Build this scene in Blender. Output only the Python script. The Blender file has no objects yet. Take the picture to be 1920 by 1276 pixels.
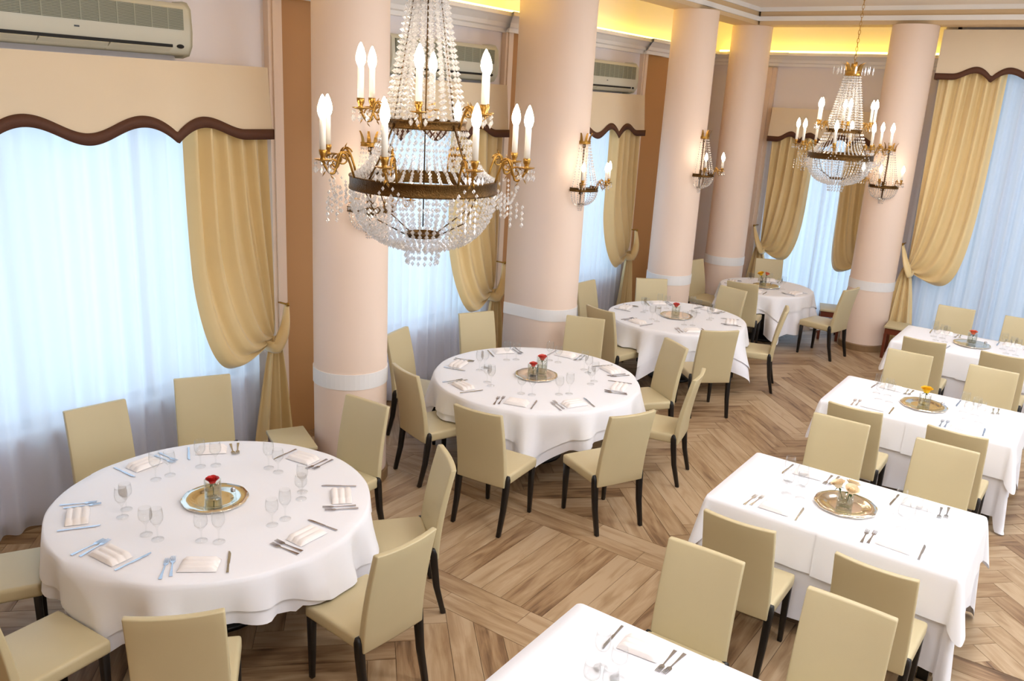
import bpy, bmesh, math, random
import numpy as np
from mathutils import Vector, Matrix
random.seed(7); rng = np.random.default_rng(7)
sc = bpy.context.scene
col = sc.collection
PI = math.pi

# ------------------------------------------------------------------ camera
CAM_Z = 3.2
F_PX, PITCH, ROLL, YAW = 1588.0, math.radians(16.02), math.radians(3.16), math.radians(55.1)
def _axes():
    c, s = math.cos(PITCH), math.sin(PITCH)
    fw = np.array([0, c, -s]); up = np.array([0, s, c]); rt = np.array([1., 0, 0])
    ix = math.cos(ROLL)*rt + math.sin(ROLL)*up
    iu = math.cos(ROLL)*up - math.sin(ROLL)*rt
    ev = (math.sin(YAW), -math.cos(YAW)); eu = (math.cos(YAW), math.sin(YAW))
    r = lambda v: np.array([v[0]*ev[0]+v[1]*ev[1], v[0]*eu[0]+v[1]*eu[1], v[2]])
    return r(ix), r(iu), r(fw)
AX, AU, AF = _axes()
cd = bpy.data.cameras.new('camera'); cam = bpy.data.objects.new('camera', cd); col.objects.link(cam)
cd.sensor_width = 36.0; cd.lens = F_PX/1920*36.0; cd.clip_start = .05; cd.clip_end = 200
M = Matrix(((AX[0], AU[0], -AF[0], 0), (AX[1], AU[1], -AF[1], 0), (AX[2], AU[2], -AF[2], CAM_Z), (0, 0, 0, 1)))
cam.matrix_world = M
sc.camera = cam
def pix(X, Y, Z):
    v = np.array([X, Y, Z-CAM_Z]); w = v@AF
    return 960+F_PX*(v@AX)/w, 638-F_PX*(v@AU)/w, w

# ------------------------------------------------------------------ world, lights, exposure
sc.view_settings.view_transform = 'Standard'; sc.view_settings.look = 'None'
sc.view_settings.gamma = 1.0; sc.view_settings.use_curve_mapping = False
sc.view_settings.exposure = 0.55
w = bpy.data.worlds.new('world'); sc.world = w; w.use_nodes = True
bg = w.node_tree.nodes['Background']; bg.inputs[0].default_value = (.62, .82, 1.0, 1); bg.inputs[1].default_value = .9
def area(name, loc, rot, sx, sy, power, colour):
    l = bpy.data.lights.new(name, 'AREA'); l.shape = 'RECTANGLE'; l.size = sx; l.size_y = sy
    l.energy = power; l.color = colour
    o = bpy.data.objects.new(name, l); col.objects.link(o); o.location = loc; o.rotation_euler = rot
    return o
SKY = (.64, .84, 1.0)
# daylight outside the windows of the left wall and of the far wall
for yc, wd, pw in ((3.14, 3.0, 14), (6.7, 2.5, 11), (9.9, 2.6, 9.5)):
    area('daylight_window', (-6.55, yc, 1.9), (0, -PI/2, 0), 2.2, wd, pw, SKY)
area('daylight_window', (-3.85, 14.35, 1.6), (-PI/2, 0, 0), 1.7, 2.9, 9, SKY)
area('daylight_window', (-.5, 13.6, 1.9), (-PI/2, 0, 0), 3.4, 3.6, 7, (.9, .94, 1.0))
# unseen right wall windows: side light added for the long tables
for yc in (1.5, 5.5, 9.5):
    area('daylight_window', (4.35, yc, 2.3), (0, PI/2, 0), 3.6, 2.6, 42, (.93, .96, 1.0))

# ------------------------------------------------------------------ materials
def lin(c):
    return tuple((x/12.92 if x <= .04045 else ((x+.055)/1.055)**2.4) for x in (v/255 for v in c))
def mat(name, rgb, rough=.5, metal=0., bump=0., bscale=40., var=0., vscale=3., sheen=0., coat=0., spec=.5, emit=0., stretch=None):
    m = bpy.data.materials.new(name); m.use_nodes = True
    nt = m.node_tree; b = nt.nodes['Principled BSDF']; L = nt.links.new
    c = lin(rgb)
    b.inputs['Base Color'].default_value = (*c, 1); b.inputs['Roughness'].default_value = rough
    b.inputs['Metallic'].default_value = metal; b.inputs['Specular IOR Level'].default_value = spec
    if sheen: b.inputs['Sheen Weight'].default_value = sheen
    if coat: b.inputs['Coat Weight'].default_value = coat; b.inputs['Coat Roughness'].default_value = .12
    if emit:
        b.inputs['Emission Color'].default_value = (*c, 1); b.inputs['Emission Strength'].default_value = emit
    if bump or var:
        tc = nt.nodes.new('ShaderNodeTexCoord'); src = tc.outputs['Object']
        if stretch:
            mp = nt.nodes.new('ShaderNodeMapping'); mp.inputs['Scale'].default_value = stretch
            L(src, mp.inputs['Vector']); src = mp.outputs['Vector']
    if var:
        n = nt.nodes.new('ShaderNodeTexNoise'); n.inputs['Scale'].default_value = vscale; n.inputs['Detail'].default_value = 4
        L(src, n.inputs['Vector'])
        mr = nt.nodes.new('ShaderNodeMapRange'); mr.inputs['To Min'].default_value = 1-var; mr.inputs['To Max'].default_value = 1+var*.6
        L(n.outputs['Fac'], mr.inputs['Value'])
        mx = nt.nodes.new('ShaderNodeMix'); mx.data_type = 'RGBA'; mx.blend_type = 'MULTIPLY'; mx.inputs['Factor'].default_value = 1
        mx.inputs[6].default_value = (*c, 1)
        L(mr.outputs['Result'], mx.inputs[7]); L(mx.outputs[2], b.inputs['Base Color'])
    if bump:
        n2 = nt.nodes.new('ShaderNodeTexNoise'); n2.inputs['Scale'].default_value = bscale; n2.inputs['Detail'].default_value = 3
        L(src, n2.inputs['Vector'])
        bp = nt.nodes.new('ShaderNodeBump'); bp.inputs['Strength'].default_value = bump; bp.inputs['Distance'].default_value = .01
        L(n2.outputs['Fac'], bp.inputs['Height']); L(bp.outputs['Normal'], b.inputs['Normal'])
    return m
def thin_glass(name, tint=(1, 1, 1), gloss=.12, ior=3., rough=.02, edge=.6, milk=0.):
    m = bpy.data.materials.new(name); m.use_nodes = True
    nt = m.node_tree; nt.nodes.clear(); L = nt.links.new
    o = nt.nodes.new('ShaderNodeOutputMaterial'); mx = nt.nodes.new('ShaderNodeMixShader')
    t = nt.nodes.new('ShaderNodeBsdfTransparent'); t.inputs[0].default_value = (*tint, 1)
    g = nt.nodes.new('ShaderNodeBsdfGlossy'); g.inputs['Roughness'].default_value = rough
    f = nt.nodes.new('ShaderNodeLayerWeight'); f.inputs[0].default_value = .5
    pw = nt.nodes.new('ShaderNodeMath'); pw.operation = 'POWER'; pw.inputs[1].default_value = ior
    ad = nt.nodes.new('ShaderNodeMath'); ad.operation = 'MULTIPLY_ADD'; ad.inputs[1].default_value = edge; ad.inputs[2].default_value = gloss; ad.use_clamp = True
    L(f.outputs['Facing'], pw.inputs[0]); L(pw.outputs[0], ad.inputs[0]); L(ad.outputs[0], mx.inputs[0])
    L(t.outputs[0], mx.inputs[1]); L(g.outputs[0], mx.inputs[2]); last = mx
    if milk:
        d = nt.nodes.new('ShaderNodeBsdfDiffuse'); d.inputs[0].default_value = (.95, .95, .95, 1)
        tl = nt.nodes.new('ShaderNodeBsdfTranslucent'); tl.inputs[0].default_value = (.95, .95, .95, 1)
        a_ = nt.nodes.new('ShaderNodeMixShader'); a_.inputs[0].default_value = .5; L(d.outputs[0], a_.inputs[1]); L(tl.outputs[0], a_.inputs[2])
        last = nt.nodes.new('ShaderNodeMixShader'); last.inputs[0].default_value = milk; L(mx.outputs[0], last.inputs[1]); L(a_.outputs[0], last.inputs[2])
    L(last.outputs[0], o.inputs[0])
    return m
def sheer_mat(name, rgb, a_trans=.14, a_translu=.62):
    m = bpy.data.materials.new(name); m.use_nodes = True
    nt = m.node_tree; nt.nodes.clear(); L = nt.links.new
    o = nt.nodes.new('ShaderNodeOutputMaterial'); c = (*lin(rgb), 1)
    d = nt.nodes.new('ShaderNodeBsdfDiffuse'); d.inputs[0].default_value = c
    t = nt.nodes.new('ShaderNodeBsdfTranslucent'); t.inputs[0].default_value = c
    tr = nt.nodes.new('ShaderNodeBsdfTransparent'); tr.inputs[0].default_value = (1, 1, 1, 1)
    m1 = nt.nodes.new('ShaderNodeMixShader'); m1.inputs[0].default_value = a_translu
    m2 = nt.nodes.new('ShaderNodeMixShader'); m2.inputs[0].default_value = a_trans
    L(d.outputs[0], m1.inputs[1]); L(t.outputs[0], m1.inputs[2]); L(m1.outputs[0], m2.inputs[1]); L(tr.outputs[0], m2.inputs[2]); L(m2.outputs[0], o.inputs[0])
    return m
def emis(name, rgb, strength):
    m = bpy.data.materials.new(name); m.use_nodes = True
    nt = m.node_tree; nt.nodes.clear(); o = nt.nodes.new('ShaderNodeOutputMaterial'); e = nt.nodes.new('ShaderNodeEmission')
    e.inputs[0].default_value = (*lin(rgb), 1); e.inputs[1].default_value = strength; nt.links.new(e.outputs[0], o.inputs[0])
    return m
def wood_mat(name):
    m = bpy.data.materials.new(name); m.use_nodes = True
    nt = m.node_tree; b = nt.nodes['Principled BSDF']; L = nt.links.new; N = nt.nodes.new
    uv = N('ShaderNodeUVMap'); uv.uv_map = 'UVMap'
    at = N('ShaderNodeAttribute'); at.attribute_name = 'tint'
    mp = N('ShaderNodeMapping'); mp.inputs['Scale'].default_value = (1.3, 9, 1); L(uv.outputs[0], mp.inputs[0])
    n1 = N('ShaderNodeTexNoise'); n1.inputs['Scale'].default_value = 1.6; n1.inputs['Detail'].default_value = 6; n1.inputs['Distortion'].default_value = .9; L(mp.outputs[0], n1.inputs[0])
    mp2 = N('ShaderNodeMapping'); mp2.inputs['Scale'].default_value = (3, 70, 1); L(uv.outputs[0], mp2.inputs[0])
    n2 = N('ShaderNodeTexNoise'); n2.inputs['Scale'].default_value = 1.5; n2.inputs['Detail'].default_value = 3; L(mp2.outputs[0], n2.inputs[0])
    a1 = N('ShaderNodeMath'); a1.operation = 'MULTIPLY_ADD'; a1.inputs[1].default_value = .40; L(at.outputs['Fac'], a1.inputs[0]); L(n1.outputs['Fac'], a1.inputs[2])
    a2 = N('ShaderNodeMath'); a2.operation = 'MULTIPLY_ADD'; a2.inputs[1].default_value = .22; L(n2.outputs['Fac'], a2.inputs[0]); L(a1.outputs[0], a2.inputs[2])
    r = N('ShaderNodeValToRGB'); e = r.color_ramp.elements
    e[0].position = .36; e[0].color = (*lin((74, 51, 31)), 1)
    e[1].position = 1.0; e[1].color = (*lin((186, 160, 128)), 1)
    for p, c in ((.54, (126, 96, 67)), (.66, (152, 121, 88)), (.82, (171, 143, 109))):
        k = e.new(p); k.color = (*lin(c), 1)
    L(a2.outputs[0], r.inputs[0]); L(r.outputs[0], b.inputs['Base Color'])
    b.inputs['Roughness'].default_value = .42; b.inputs['Specular IOR Level'].default_value = .4
    bp = N('ShaderNodeBump'); bp.inputs['Strength'].default_value = .12; bp.inputs['Distance'].default_value = .004
    L(n2.outputs['Fac'], bp.inputs['Height']); L(bp.outputs[0], b.inputs['Normal'])
    return m
MT = dict(
    wall=mat('wall_paint', (236, 231, 236), .7, bump=.04, bscale=30, var=.02),
    peach=mat('peach_plaster', (243, 220, 203), .55, bump=.05, bscale=25, var=.025, vscale=1.5),
    pilaster=mat('pilaster_paint', (236, 214, 196), .6, var=.03),
    white=mat('white_plaster', (246, 244, 244), .6, bump=.03),
    band=mat('white_band', (240, 238, 238), .5, var=.02),
    ceil=mat('ceiling_paint', (246, 234, 218), .8, bump=.03),
    tan=mat('tan_paint', (216, 188, 150), .6, var=.03),
    skirt=mat('tile_skirting', (142, 112, 78), .5, var=.15, vscale=8),
    grout=mat('grout', (84, 62, 42), .9),
    wood=wood_mat('plank_wood'),
    leather=mat('cream_leatherette', (204, 189, 150), .42, bump=.06, bscale=260, var=.03, vscale=5, spec=.45),
    ebony=mat('ebony_wood', (20, 16, 15), .35, var=.2, vscale=20, stretch=(1, 1, .1)),
    redwood=mat('red_stained_wood', (110, 48, 24), .4, var=.25, vscale=12),
    linen=mat('white_linen', (247, 247, 253), .75, bump=.10, bscale=14, sheen=.15),
    linen2=mat('white_linen_under', (243, 243, 250), .75, bump=.10, bscale=12, sheen=.15),
    napkin=mat('napkin_linen', (252, 246, 244), .8, bump=.05, bscale=200),
    satin=mat('gold_satin', (234, 208, 152), .38, var=.05, vscale=6, sheen=.5, spec=.6),
    valance=mat('valance_fabric', (233, 216, 188), .65, bump=.08, bscale=6, var=.04, sheen=.2),
    brown=mat('brown_braid', (88, 52, 34), .7, bump=.2, bscale=150),
    sheer=sheer_mat('sheer_voile', (242, 245, 254)),
    sheer2=sheer_mat('sheer_voile_grey', (222, 228, 240), .08, .4),
    brass=mat('antique_brass', (176, 134, 66), .32, 1, bump=.25, bscale=120, var=.25, vscale=30),
    brass2=mat('dark_brass', (98, 72, 40), .36, 1, bump=.5, bscale=160, var=.35, vscale=40),
    candle=mat('candle_sleeve', (252, 248, 238), .5),
    bulb=emis('bulb_glow', (255, 232, 200), 30.0),
    crystal=thin_glass('cut_crystal', (.97, .97, .98), .22, 2., .10, .4, .30),
    glass=thin_glass('drinking_glass', (.985, .99, .99), .03, 3.5, .02, .5),
    vase=thin_glass('vase_glass', (.96, .98, .97), .05, 3., .02, .6),
    water=thin_glass('water', (.93, .96, .93), .03, 4., .02, .3),
    pane=thin_glass('window_pane', (.98, 1, 1), .02, 4., .02, .3),
    steel=mat('cutlery_steel', (196, 198, 204), .18, 1),
    silver=mat('silver_tray', (236, 228, 212), .10, 1, bump=.05, bscale=20),
    acbody=mat('ac_plastic', (208, 207, 192), .45, var=.02),
    acgrey=mat('ac_grille', (96, 100, 86), .6),
    acslat=mat('ac_slat_plastic', (160, 163, 146), .5),
    niche=mat('tan_niche', (182, 134, 84), .6, var=.05, vscale=2),
    black=mat('black_slot', (20, 20, 20), .7),
    red=mat('rose_red', (206, 44, 40), .6, var=.15, vscale=60),
    pink=mat('rose_coral', (226, 96, 84), .6, var=.18, vscale=60),
    orange=mat('rose_orange', (236, 118, 84), .6, var=.15, vscale=60),
    yellow=mat('rose_yellow', (246, 196, 30), .6, var=.12, vscale=60),
    cream=mat('rose_cream', (250, 228, 192), .6, var=.08, vscale=60),
    green=mat('leaf_green', (70, 100, 48), .55, var=.2, vscale=50),
    cove=emis('cove_tube', (255, 212, 84), 8.5),
    lamp=emis('added_ceiling_lamp', (250, 250, 255), 29.0),
    wframe=mat('window_frame', (236, 236, 236), .5),
)

# ------------------------------------------------------------------ mesh helpers
class MB:
    def __init__(s): s.v = []; s.f = []; s.n = 0
    def add(s, vs, fs):
        vs = np.asarray(vs, float).reshape(-1, 3); s.v.append(vs); k = s.n
        s.f += [tuple(int(i)+k for i in f) for f in fs]; s.n += len(vs); return s
    def box(s, a, b):
        x0, y0, z0 = a; x1, y1, z1 = b
        return s.add([(x0,y0,z0),(x1,y0,z0),(x1,y1,z0),(x0,y1,z0),(x0,y0,z1),(x1,y0,z1),(x1,y1,z1),(x0,y1,z1)],
                     [(0,3,2,1),(4,5,6,7),(0,1,5,4),(1,2,6,5),(2,3,7,6),(3,0,4,7)])
    def lathe(s, prof, n=24, c=(0, 0, 0), a0=0, a1=2*PI, cap=True, sq=1.0):
        full = abs(a1-a0-2*PI) < 1e-6; m = n if full else n+1
        vs = []
        for r, z in prof:
            for i in range(m):
                a = a0+(a1-a0)*i/n; vs.append((c[0]+r*math.cos(a), c[1]+r*sq*math.sin(a), c[2]+z))
        fs = []
        for j in range(len(prof)-1):
            for i in range(n):
                p = j*m+i; q = j*m+(i+1) % m if full else p+1
                fs.append((p, q, q+m, p+m))
        if cap and full:
            if prof[0][0] > 1e-6: fs.append(tuple(range(m-1, -1, -1)))
            if prof[-1][0] > 1e-6: k = (len(prof)-1)*m; fs.append(tuple(range(k, k+m)))
        return s.add(vs, fs)
    def tube(s, pts, r, n=6, rad=None, flat=1.0, closed=False):
        pts = [Vector(p) for p in pts]; N = len(pts); vs = []; up = Vector((0, 0, 1)); prev = None
        for i, p in enumerate(pts):
            if closed: t = pts[(i+1) % N]-pts[i-1]
            else: t = pts[min(i+1, N-1)]-pts[max(i-1, 0)]
            t.normalize()
            a = prev-t*prev.dot(t) if prev is not None else (up.cross(t) if abs(t.dot(up)) < .95 else Vector((1, 0, 0)).cross(t))
            if a.length < 1e-6: a = Vector((1, 0, 0)).cross(t)
            a.normalize(); b = t.cross(a); prev = a
            rr = rad[i] if rad else r
            for k in range(n):
                an = 2*PI*k/n; vs.append(p+a*rr*math.cos(an)+b*rr*flat*math.sin(an))
        fs = []
        for i in range(N if closed else N-1):
            j = (i+1) % N
            for k in range(n): fs.append((i*n+k, i*n+(k+1) % n, j*n+(k+1) % n, j*n+k))
        if not closed: fs += [tuple(range(n-1, -1, -1)), tuple(range((N-1)*n, N*n))]
        return s.add(vs, fs)
    def grid(s, P, flip=False):
        P = np.asarray(P, float); h, w_ = P.shape[:2]; fs = []
        for j in range(h-1):
            for i in range(w_-1):
                a = j*w_+i; q = (a, a+1, a+w_+1, a+w_); fs.append(q[::-1] if flip else q)
        return s.add(P.reshape(-1, 3), fs)
    def prism(s, poly, z0, z1):
        n = len(poly); vs = [(x, y, z0) for x, y in poly]+[(x, y, z1) for x, y in poly]
        return s.add(vs, [tuple(range(n-1, -1, -1)), tuple(range(n, 2*n))]+[(i, (i+1) % n, n+(i+1) % n, n+i) for i in range(n)])
    def bead(s, c, r, h, n=6):
        x, y, z = c; vs = [(x, y, z+h)]+[(x+r*math.cos(2*PI*k/n), y+r*math.sin(2*PI*k/n), z) for k in range(n)]+[(x, y, z-h)]
        return s.add(vs, [(0, 1+k, 1+(k+1) % n) for k in range(n)]+[(n+1, 1+(k+1) % n, 1+k) for k in range(n)])
    def mesh(s, name, smooth=False, m=None):
        me = bpy.data.meshes.new(name)
        me.from_pydata(np.concatenate(s.v).tolist(), [], s.f); me.update()
        if smooth: me.polygons.foreach_set('use_smooth', [True]*len(me.polygons))
        if m: me.materials.append(m)
        return me
    def build(s, name, m, parent=None, smooth=False, loc=None):
        return obj(name, s.mesh(name, smooth, m), parent, loc)
def obj(name, me, parent=None, loc=None, rot=None):
    o = bpy.data.objects.new(name, me); col.objects.link(o)
    if parent is not None: o.parent = parent
    if loc is not None: o.location = loc
    if rot is not None: o.rotation_euler = rot
    return o
def bevel_mesh(me, width, seg=2, smooth=True, angle=.5):
    bm = bmesh.new(); bm.from_mesh(me)
    bmesh.ops.remove_doubles(bm, verts=bm.verts, dist=1e-5)
    es = [e for e in bm.edges if len(e.link_faces) == 2 and e.calc_face_angle(0) > angle]
    bmesh.ops.bevel(bm, geom=es, offset=width, segments=seg, profile=.6, affect='EDGES', clamp_overlap=True)
    bm.to_mesh(me); bm.free()
    if smooth: me.polygons.foreach_set('use_smooth', [True]*len(me.polygons))
    me.update(); return me
def tag(o, label=None, cat=None, group=None, kind=None):
    if label: o['label'] = label
    if cat: o['category'] = cat
    if group: o['group'] = group
    if kind: o['kind'] = kind
    return o
def empty(name, loc=(0, 0, 0), rz=0, label=None, cat=None, group=None):
    o = obj(name, None, None, loc, (0, 0, rz)); o.empty_display_size = .1
    return tag(o, label, cat, group)
def copy_tree(o, parent=None):
    c = o.copy(); col.objects.link(c); c.parent = parent
    for ch in [x for x in ALLCH.get(o.name, [])]: copy_tree(ch, c)
    return c
ALLCH = {}
def index_children():
    ALLCH.clear()
    for o in bpy.data.objects:
        if o.parent: ALLCH.setdefault(o.parent.name, []).append(o)
def place(proto, loc, rz, first):
    if first: o = proto
    else: o = copy_tree(proto)
    o.location = loc; o.rotation_euler = (0, 0, rz); return o
def struct(name, mb, m, smooth=False):
    return tag(mb.build(name, m, None, smooth), kind='structure')

# ------------------------------------------------------------------ room shell
XW, YW, YW5 = -5.95, 13.78, 12.98        # left wall face, far wall face, far wall right of the end column
XR, YB, ZC = 4.1, -3.0, 4.60
WINS = [(1.55, 4.73), (5.4, 7.99), (8.51, 11.29)]
ZV0, ZV1 = 2.74, 3.32
CV = .02
def wall_x(name, x0, x1, y0, y1, z0, z1, holes, m):
    mb = MB(); y = y0
    for a, b, c, d in sorted(holes):
        mb.box((x0, y, z0), (x1, a, z1)); mb.box((x0, a, z0), (x1, b, c)) if c > z0+.001 else None; mb.box((x0, a, d), (x1, b, z1)); y = b
    mb.box((x0, y, z0), (x1, y1, z1)); return struct(name, mb, m)
wall_x('wall_left', XW-.25, XW, YB, YW+.3, 0, 4.9, [(a+.12, b-.12, .72, 3.0) for a, b in WINS], MT['wall'])
mb = MB(); 
for a, b in ((-6.2, -4.68), (-3.02, -2.2)): mb.box((a, YW, 0), (b, YW+.25, 4.9))
mb.box((-4.68, YW, 3.0), (-3.02, YW+.25, 4.9)); mb.box((-4.68, YW, 0), (-3.02, YW+.25, .12)); struct('wall_far', mb, MT['wall'])
mb = MB(); mb.box((-2.34, YW5, 0), (-2.15, YW, 4.9)); mb.box((-2.2, YW5, 3.95), (1.3, YW5+.25, 4.9)); mb.box((1.3, YW5, 0), (XR+.2, YW5+.25, 4.9)); mb.box((-2.2, YW5, 0), (1.3, YW5+.25, .08))
struct('wall_far_right', mb, MT['wall'])
wall_x('wall_right', XR, XR+.2, YB, YW5, 0, 4.9, [(a, a+2.7, .4, 4.2) for a in (.15, 4.15, 8.15)], MT['tan'])
mb = MB(); mb.box((-6.2, YB-.2, 0), (XR+.2, YB, 4.9)); struct('wall_back', mb, MT['tan'])
mb = MB(); mb.box((-6.2, YB-.2, ZC), (XR+.2, YW+.3, ZC+.2)); struct('ceiling', mb, MT['ceil'])
# windows: frame with panes
def window(name, mapf, s0, s1, z0, z1, n):
    t = tag(obj(name, None), kind='structure')
    fr = MB(); d0, d1 = -.20, -.12
    def bx(m_, a, b, c, e, p, q):
        A = mapf(a, p, c); B = mapf(b, q, e)
        m_.box([min(A[i], B[i]) for i in range(3)], [max(A[i], B[i]) for i in range(3)])
    bx(fr, s0, s1, z0, z0+.07, d0, d1); bx(fr, s0, s1, z1-.07, z1, d0, d1)
    for k in range(n+1):
        x = s0+(s1-s0)*k/n; x = min(max(x, s0+.035), s1-.035); bx(fr, x-.035, x+.035, z0, z1, d0, d1)
    fr.build('window_frame', MT['wframe'], t)
    for k in range(n):
        a = s0+(s1-s0)*k/n+.036; b = s0+(s1-s0)*(k+1)/n-.036
        p = MB(); bx(p, a, b, z0+.071, z1-.071, -.163, -.157); p.build('pane', MT['pane'], t)
ML = lambda s, n, z: (XW+n, s, z)
MF = lambda s, n, z: (s, YW-n, z)
M5 = lambda s, n, z: (s, YW5-n, z)
MRt = lambda s, n, z: (XR-n, s, z)
for i, (a, b) in enumerate(WINS): window('window_%d' % (i+1), ML, a+.12, b-.12, .72, 3.0, 3)
window('window_4', MF, -4.68, -3.02, .12, 3.0, 2)
window('window_5', M5, -2.15, 1.3, .08, 3.95, 4)
for i, a in enumerate((.15, 4.15, 8.15)): window('window_%d' % (6+i), MRt, a, a+2.7, .4, 4.2, 3)  # unseen windows, added for side light on the long tables

# pilasters beside the window bays, cornices with cove, beams on the columns
tn = [0]
def trim(mb, m, smooth=False):
    tn[0] += 1; return struct('trim_%d' % tn[0], mb, m, smooth)
for a, b in ((WINS[0][1], WINS[1][0]), (WINS[1][1], WINS[2][0]), (WINS[2][1], 12.2)):
    for p0, p1 in ((a+.02, a+.16), (b-.14, b-.02)):
        if p1 > 12: continue
        mb = MB(); mb.box((XW, p0, 0), (XW+.06, p1, 3.9)); mb.box((XW+.06, p0+.035, 0), (XW+.075, p1-.035, 3.9)); trim(mb, MT['pilaster'])
    mb = MB(); mb.box((XW, a+.161, 0), (XW+.03, b-.141 if b < 12 else YW, 3.9)); trim(mb, MT['niche'])  # tan-brown panel covering the wall between the pilasters
mb = MB(); mb.box((-5.3, YW-.06, 0), (-4.80, YW, 3.86)); mb.box((-5.24, YW-.085, 0), (-4.86, YW-.06, 3.86)); trim(mb, MT['pilaster'])
PROF = [(0, 3.88), (.05, 3.88), (.06, 3.92), (.10, 3.93), (.12, 3.97), (.20, 4.02), (.24, 4.03), (.24, 4.07), (.0, 4.07)]
def cornice(path):
    """sweep the cornice profile along a plan polyline; each point carries an outward mitre vector"""
    mb = MB(); rows = []
    for (x, y, nx, ny) in path: rows.append([(x+nx*d, y+ny*d, z) for d, z in PROF])
    mb.grid(rows); return trim(mb, MT['white'])
pth = []
def jog(a, b): return [(XW, a, 1, -.0), (XW+.085, a, 1, -1), (XW+.085, b, 1, 1), (XW, b, 1, .0)]
pth = [(XW, YB, 1, 0)]
for a, b in ((4.75, 5.35), (8.01, 8.49), (11.31, 11.9)): pth += [(XW, a-.25, 1, 0), (XW+.085, a-.02, 1, -.25), (XW+.085, b+.02, 1, .25), (XW, b+.25, 1, 0)] if False else [(XW, a, 1, 0), (XW+.08, a, 1, -1), (XW+.08, b, 1, 1), (XW, b, 1, 0)]
pth += [(XW, YW, 1, -1)]
cornice(pth)
cornice([(XW, YW, 1, -1), (-5.3, YW, 0, -1), (-5.3, YW-.08, -1, -1), (-4.8, YW-.08, 1, -1), (-4.8, YW, 0, -1), (-2.34, YW, 0, -1)])
# cove light tubes lying on the cornices
def cove(a, b, k):
    mb = MB(); mb.tube([a, b], .018, 8)
    o = mb.build('cove_light_tube', MT['cove'], None, True)
    tag(o, ['warm yellow cove light tube lying on the cornice above the tall windows', 'warm yellow cove light tube lying on the cornice of the end wall'][k], 'light')
cove((XW+.13, .5, 4.09), (XW+.13, 13.6, 4.09), 0)
cove((-5.75, YW-.13, 4.09), (-2.42, YW-.13, 4.09), 1)
# beams
def beam(a, b, along):
    mb = MB(); mb.box(a, b); trim(mb, MT['tan'])
    x0, y0, z0 = a; x1, y1, z1 = b
    for zz, h in ((4.42, .06), (4.545, .055)):
        m2 = MB(); m2.box((x0-.03, y0-.03, zz), (x1+.03, y1+.03, zz+h)); trim(m2, MT['white'])
beam((-5.08, -2.9, 4.37), (-4.72, 12.9, ZC), 'y')
beam((-4.69, 12.44, 4.37), (XR, 12.8, ZC), 'x')
# baseboards
for nm, a, b in (('baseboard_left', (XW, YB, 0), (XW+.015, YW, .1)), ('baseboard_far', (XW, YW-.015, 0), (-2.34, YW, .1)), ('baseboard_far_right', (-2.36, YW5-.015, 0), (XR, YW5, .1))):
    mb = MB(); mb.box(a, b); struct(nm, mb, MT['skirt'])

# ------------------------------------------------------------------ floor of planks
floor = tag(obj('floor', None), kind='structure')
mb = MB(); mb.box((-6.2, YB-.2, -.2), (XR+.2, YW+.3, -.004)); mb.build('floor_slab', MT['grout'], floor)
PW, PL, GAP, TH = .165, 1.0, .0032, .012
def clip(poly, x0, x1, y0, y1):
    for ax, lim, sg in ((0, x0, 1), (0, x1, -1), (1, y0, 1), (1, y1, -1)):
        out = []
        for i in range(len(poly)):
            p, q = poly[i-1], poly[i]; ip = (p[ax]-lim)*sg >= 0; iq = (q[ax]-lim)*sg >= 0
            if ip != iq:
                t = (lim-p[ax])/(q[ax]-p[ax]); out.append((p[0]+t*(q[0]-p[0]), p[1]+t*(q[1]-p[1])))
            if iq: out.append(q)
        poly = out
        if len(poly) < 3: return []
    return poly
planks = []          # (polygon, direction)
S2 = math.sqrt(.5)
def herring(y0, y1):
    for t in range(-6, 8):
        for n in range(-70, 130):
            for kind in (0, 1):
                p0 = n*PW+t*PL; q0 = n*PW-t*PL
                a = (p0, q0, p0+PL, q0+PW) if kind == 0 else (p0, q0+PW, p0+PW, q0+PW+PL)
                g = GAP/2
                cs = [(a[0]+g, a[1]+g), (a[2]-g, a[1]+g), (a[2]-g, a[3]-g), (a[0]+g, a[3]-g)]
                P2 = [((p-q)*S2-2.2, (p+q)*S2+.35) for p, q in cs]
                if max(y for x, y in P2) < y0 or min(y for x, y in P2) > y1 or max(x for x, y in P2) < XW or min(x for x, y in P2) > XR: continue
                c = clip(P2, XW+.002, XR-.002, y0+g, y1-g)
                if len(c) >= 3: planks.append((c, (S2, S2) if kind == 0 else (-S2, S2)))
def straight(y0, y1, along, off=0.):
    g = GAP/2
    if along == 'y':
        x = XW
        while x < XR:
            planks.append(([(x+g, y0+g), (min(x+PW, XR)-g, y0+g), (min(x+PW, XR)-g, y1-g), (x+g, y1-g)], (0, 1))); x += PW
    else:
        x = XW-off
        while x < XR:
            a, b = max(x, XW), min(x+1.0, XR)
            if b-a > .02: planks.append(([(a+g, y0+g), (b-g, y0+g), (b-g, y1-g), (a+g, y1-g)], (1, 0)))
            x += 1.0
herring(YB, 3.735); straight(3.735, 3.9, 'x', .15); straight(3.9, 4.065, 'x', .62); straight(4.065, 5.08, 'y'); straight(5.08, 5.245, 'x', .4); straight(5.245, 5.41, 'x', .85); herring(5.41, YW)
def score(p):
    x = sum(q[0] for q in p[0])/len(p[0]); y = sum(q[1] for q in p[0])/len(p[0]); u, v, d = pix(x, y, 0)
    if d < .5 or not (-60 < u < 1980 and -60 < v < 1340): return 1e6+math.hypot(x, y)
    return math.hypot(x, y)
planks.sort(key=score)
def area2(p): return abs(sum(p[i-1][0]*p[i][1]-p[i][0]*p[i-1][1] for i in range(len(p))))/2
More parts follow.
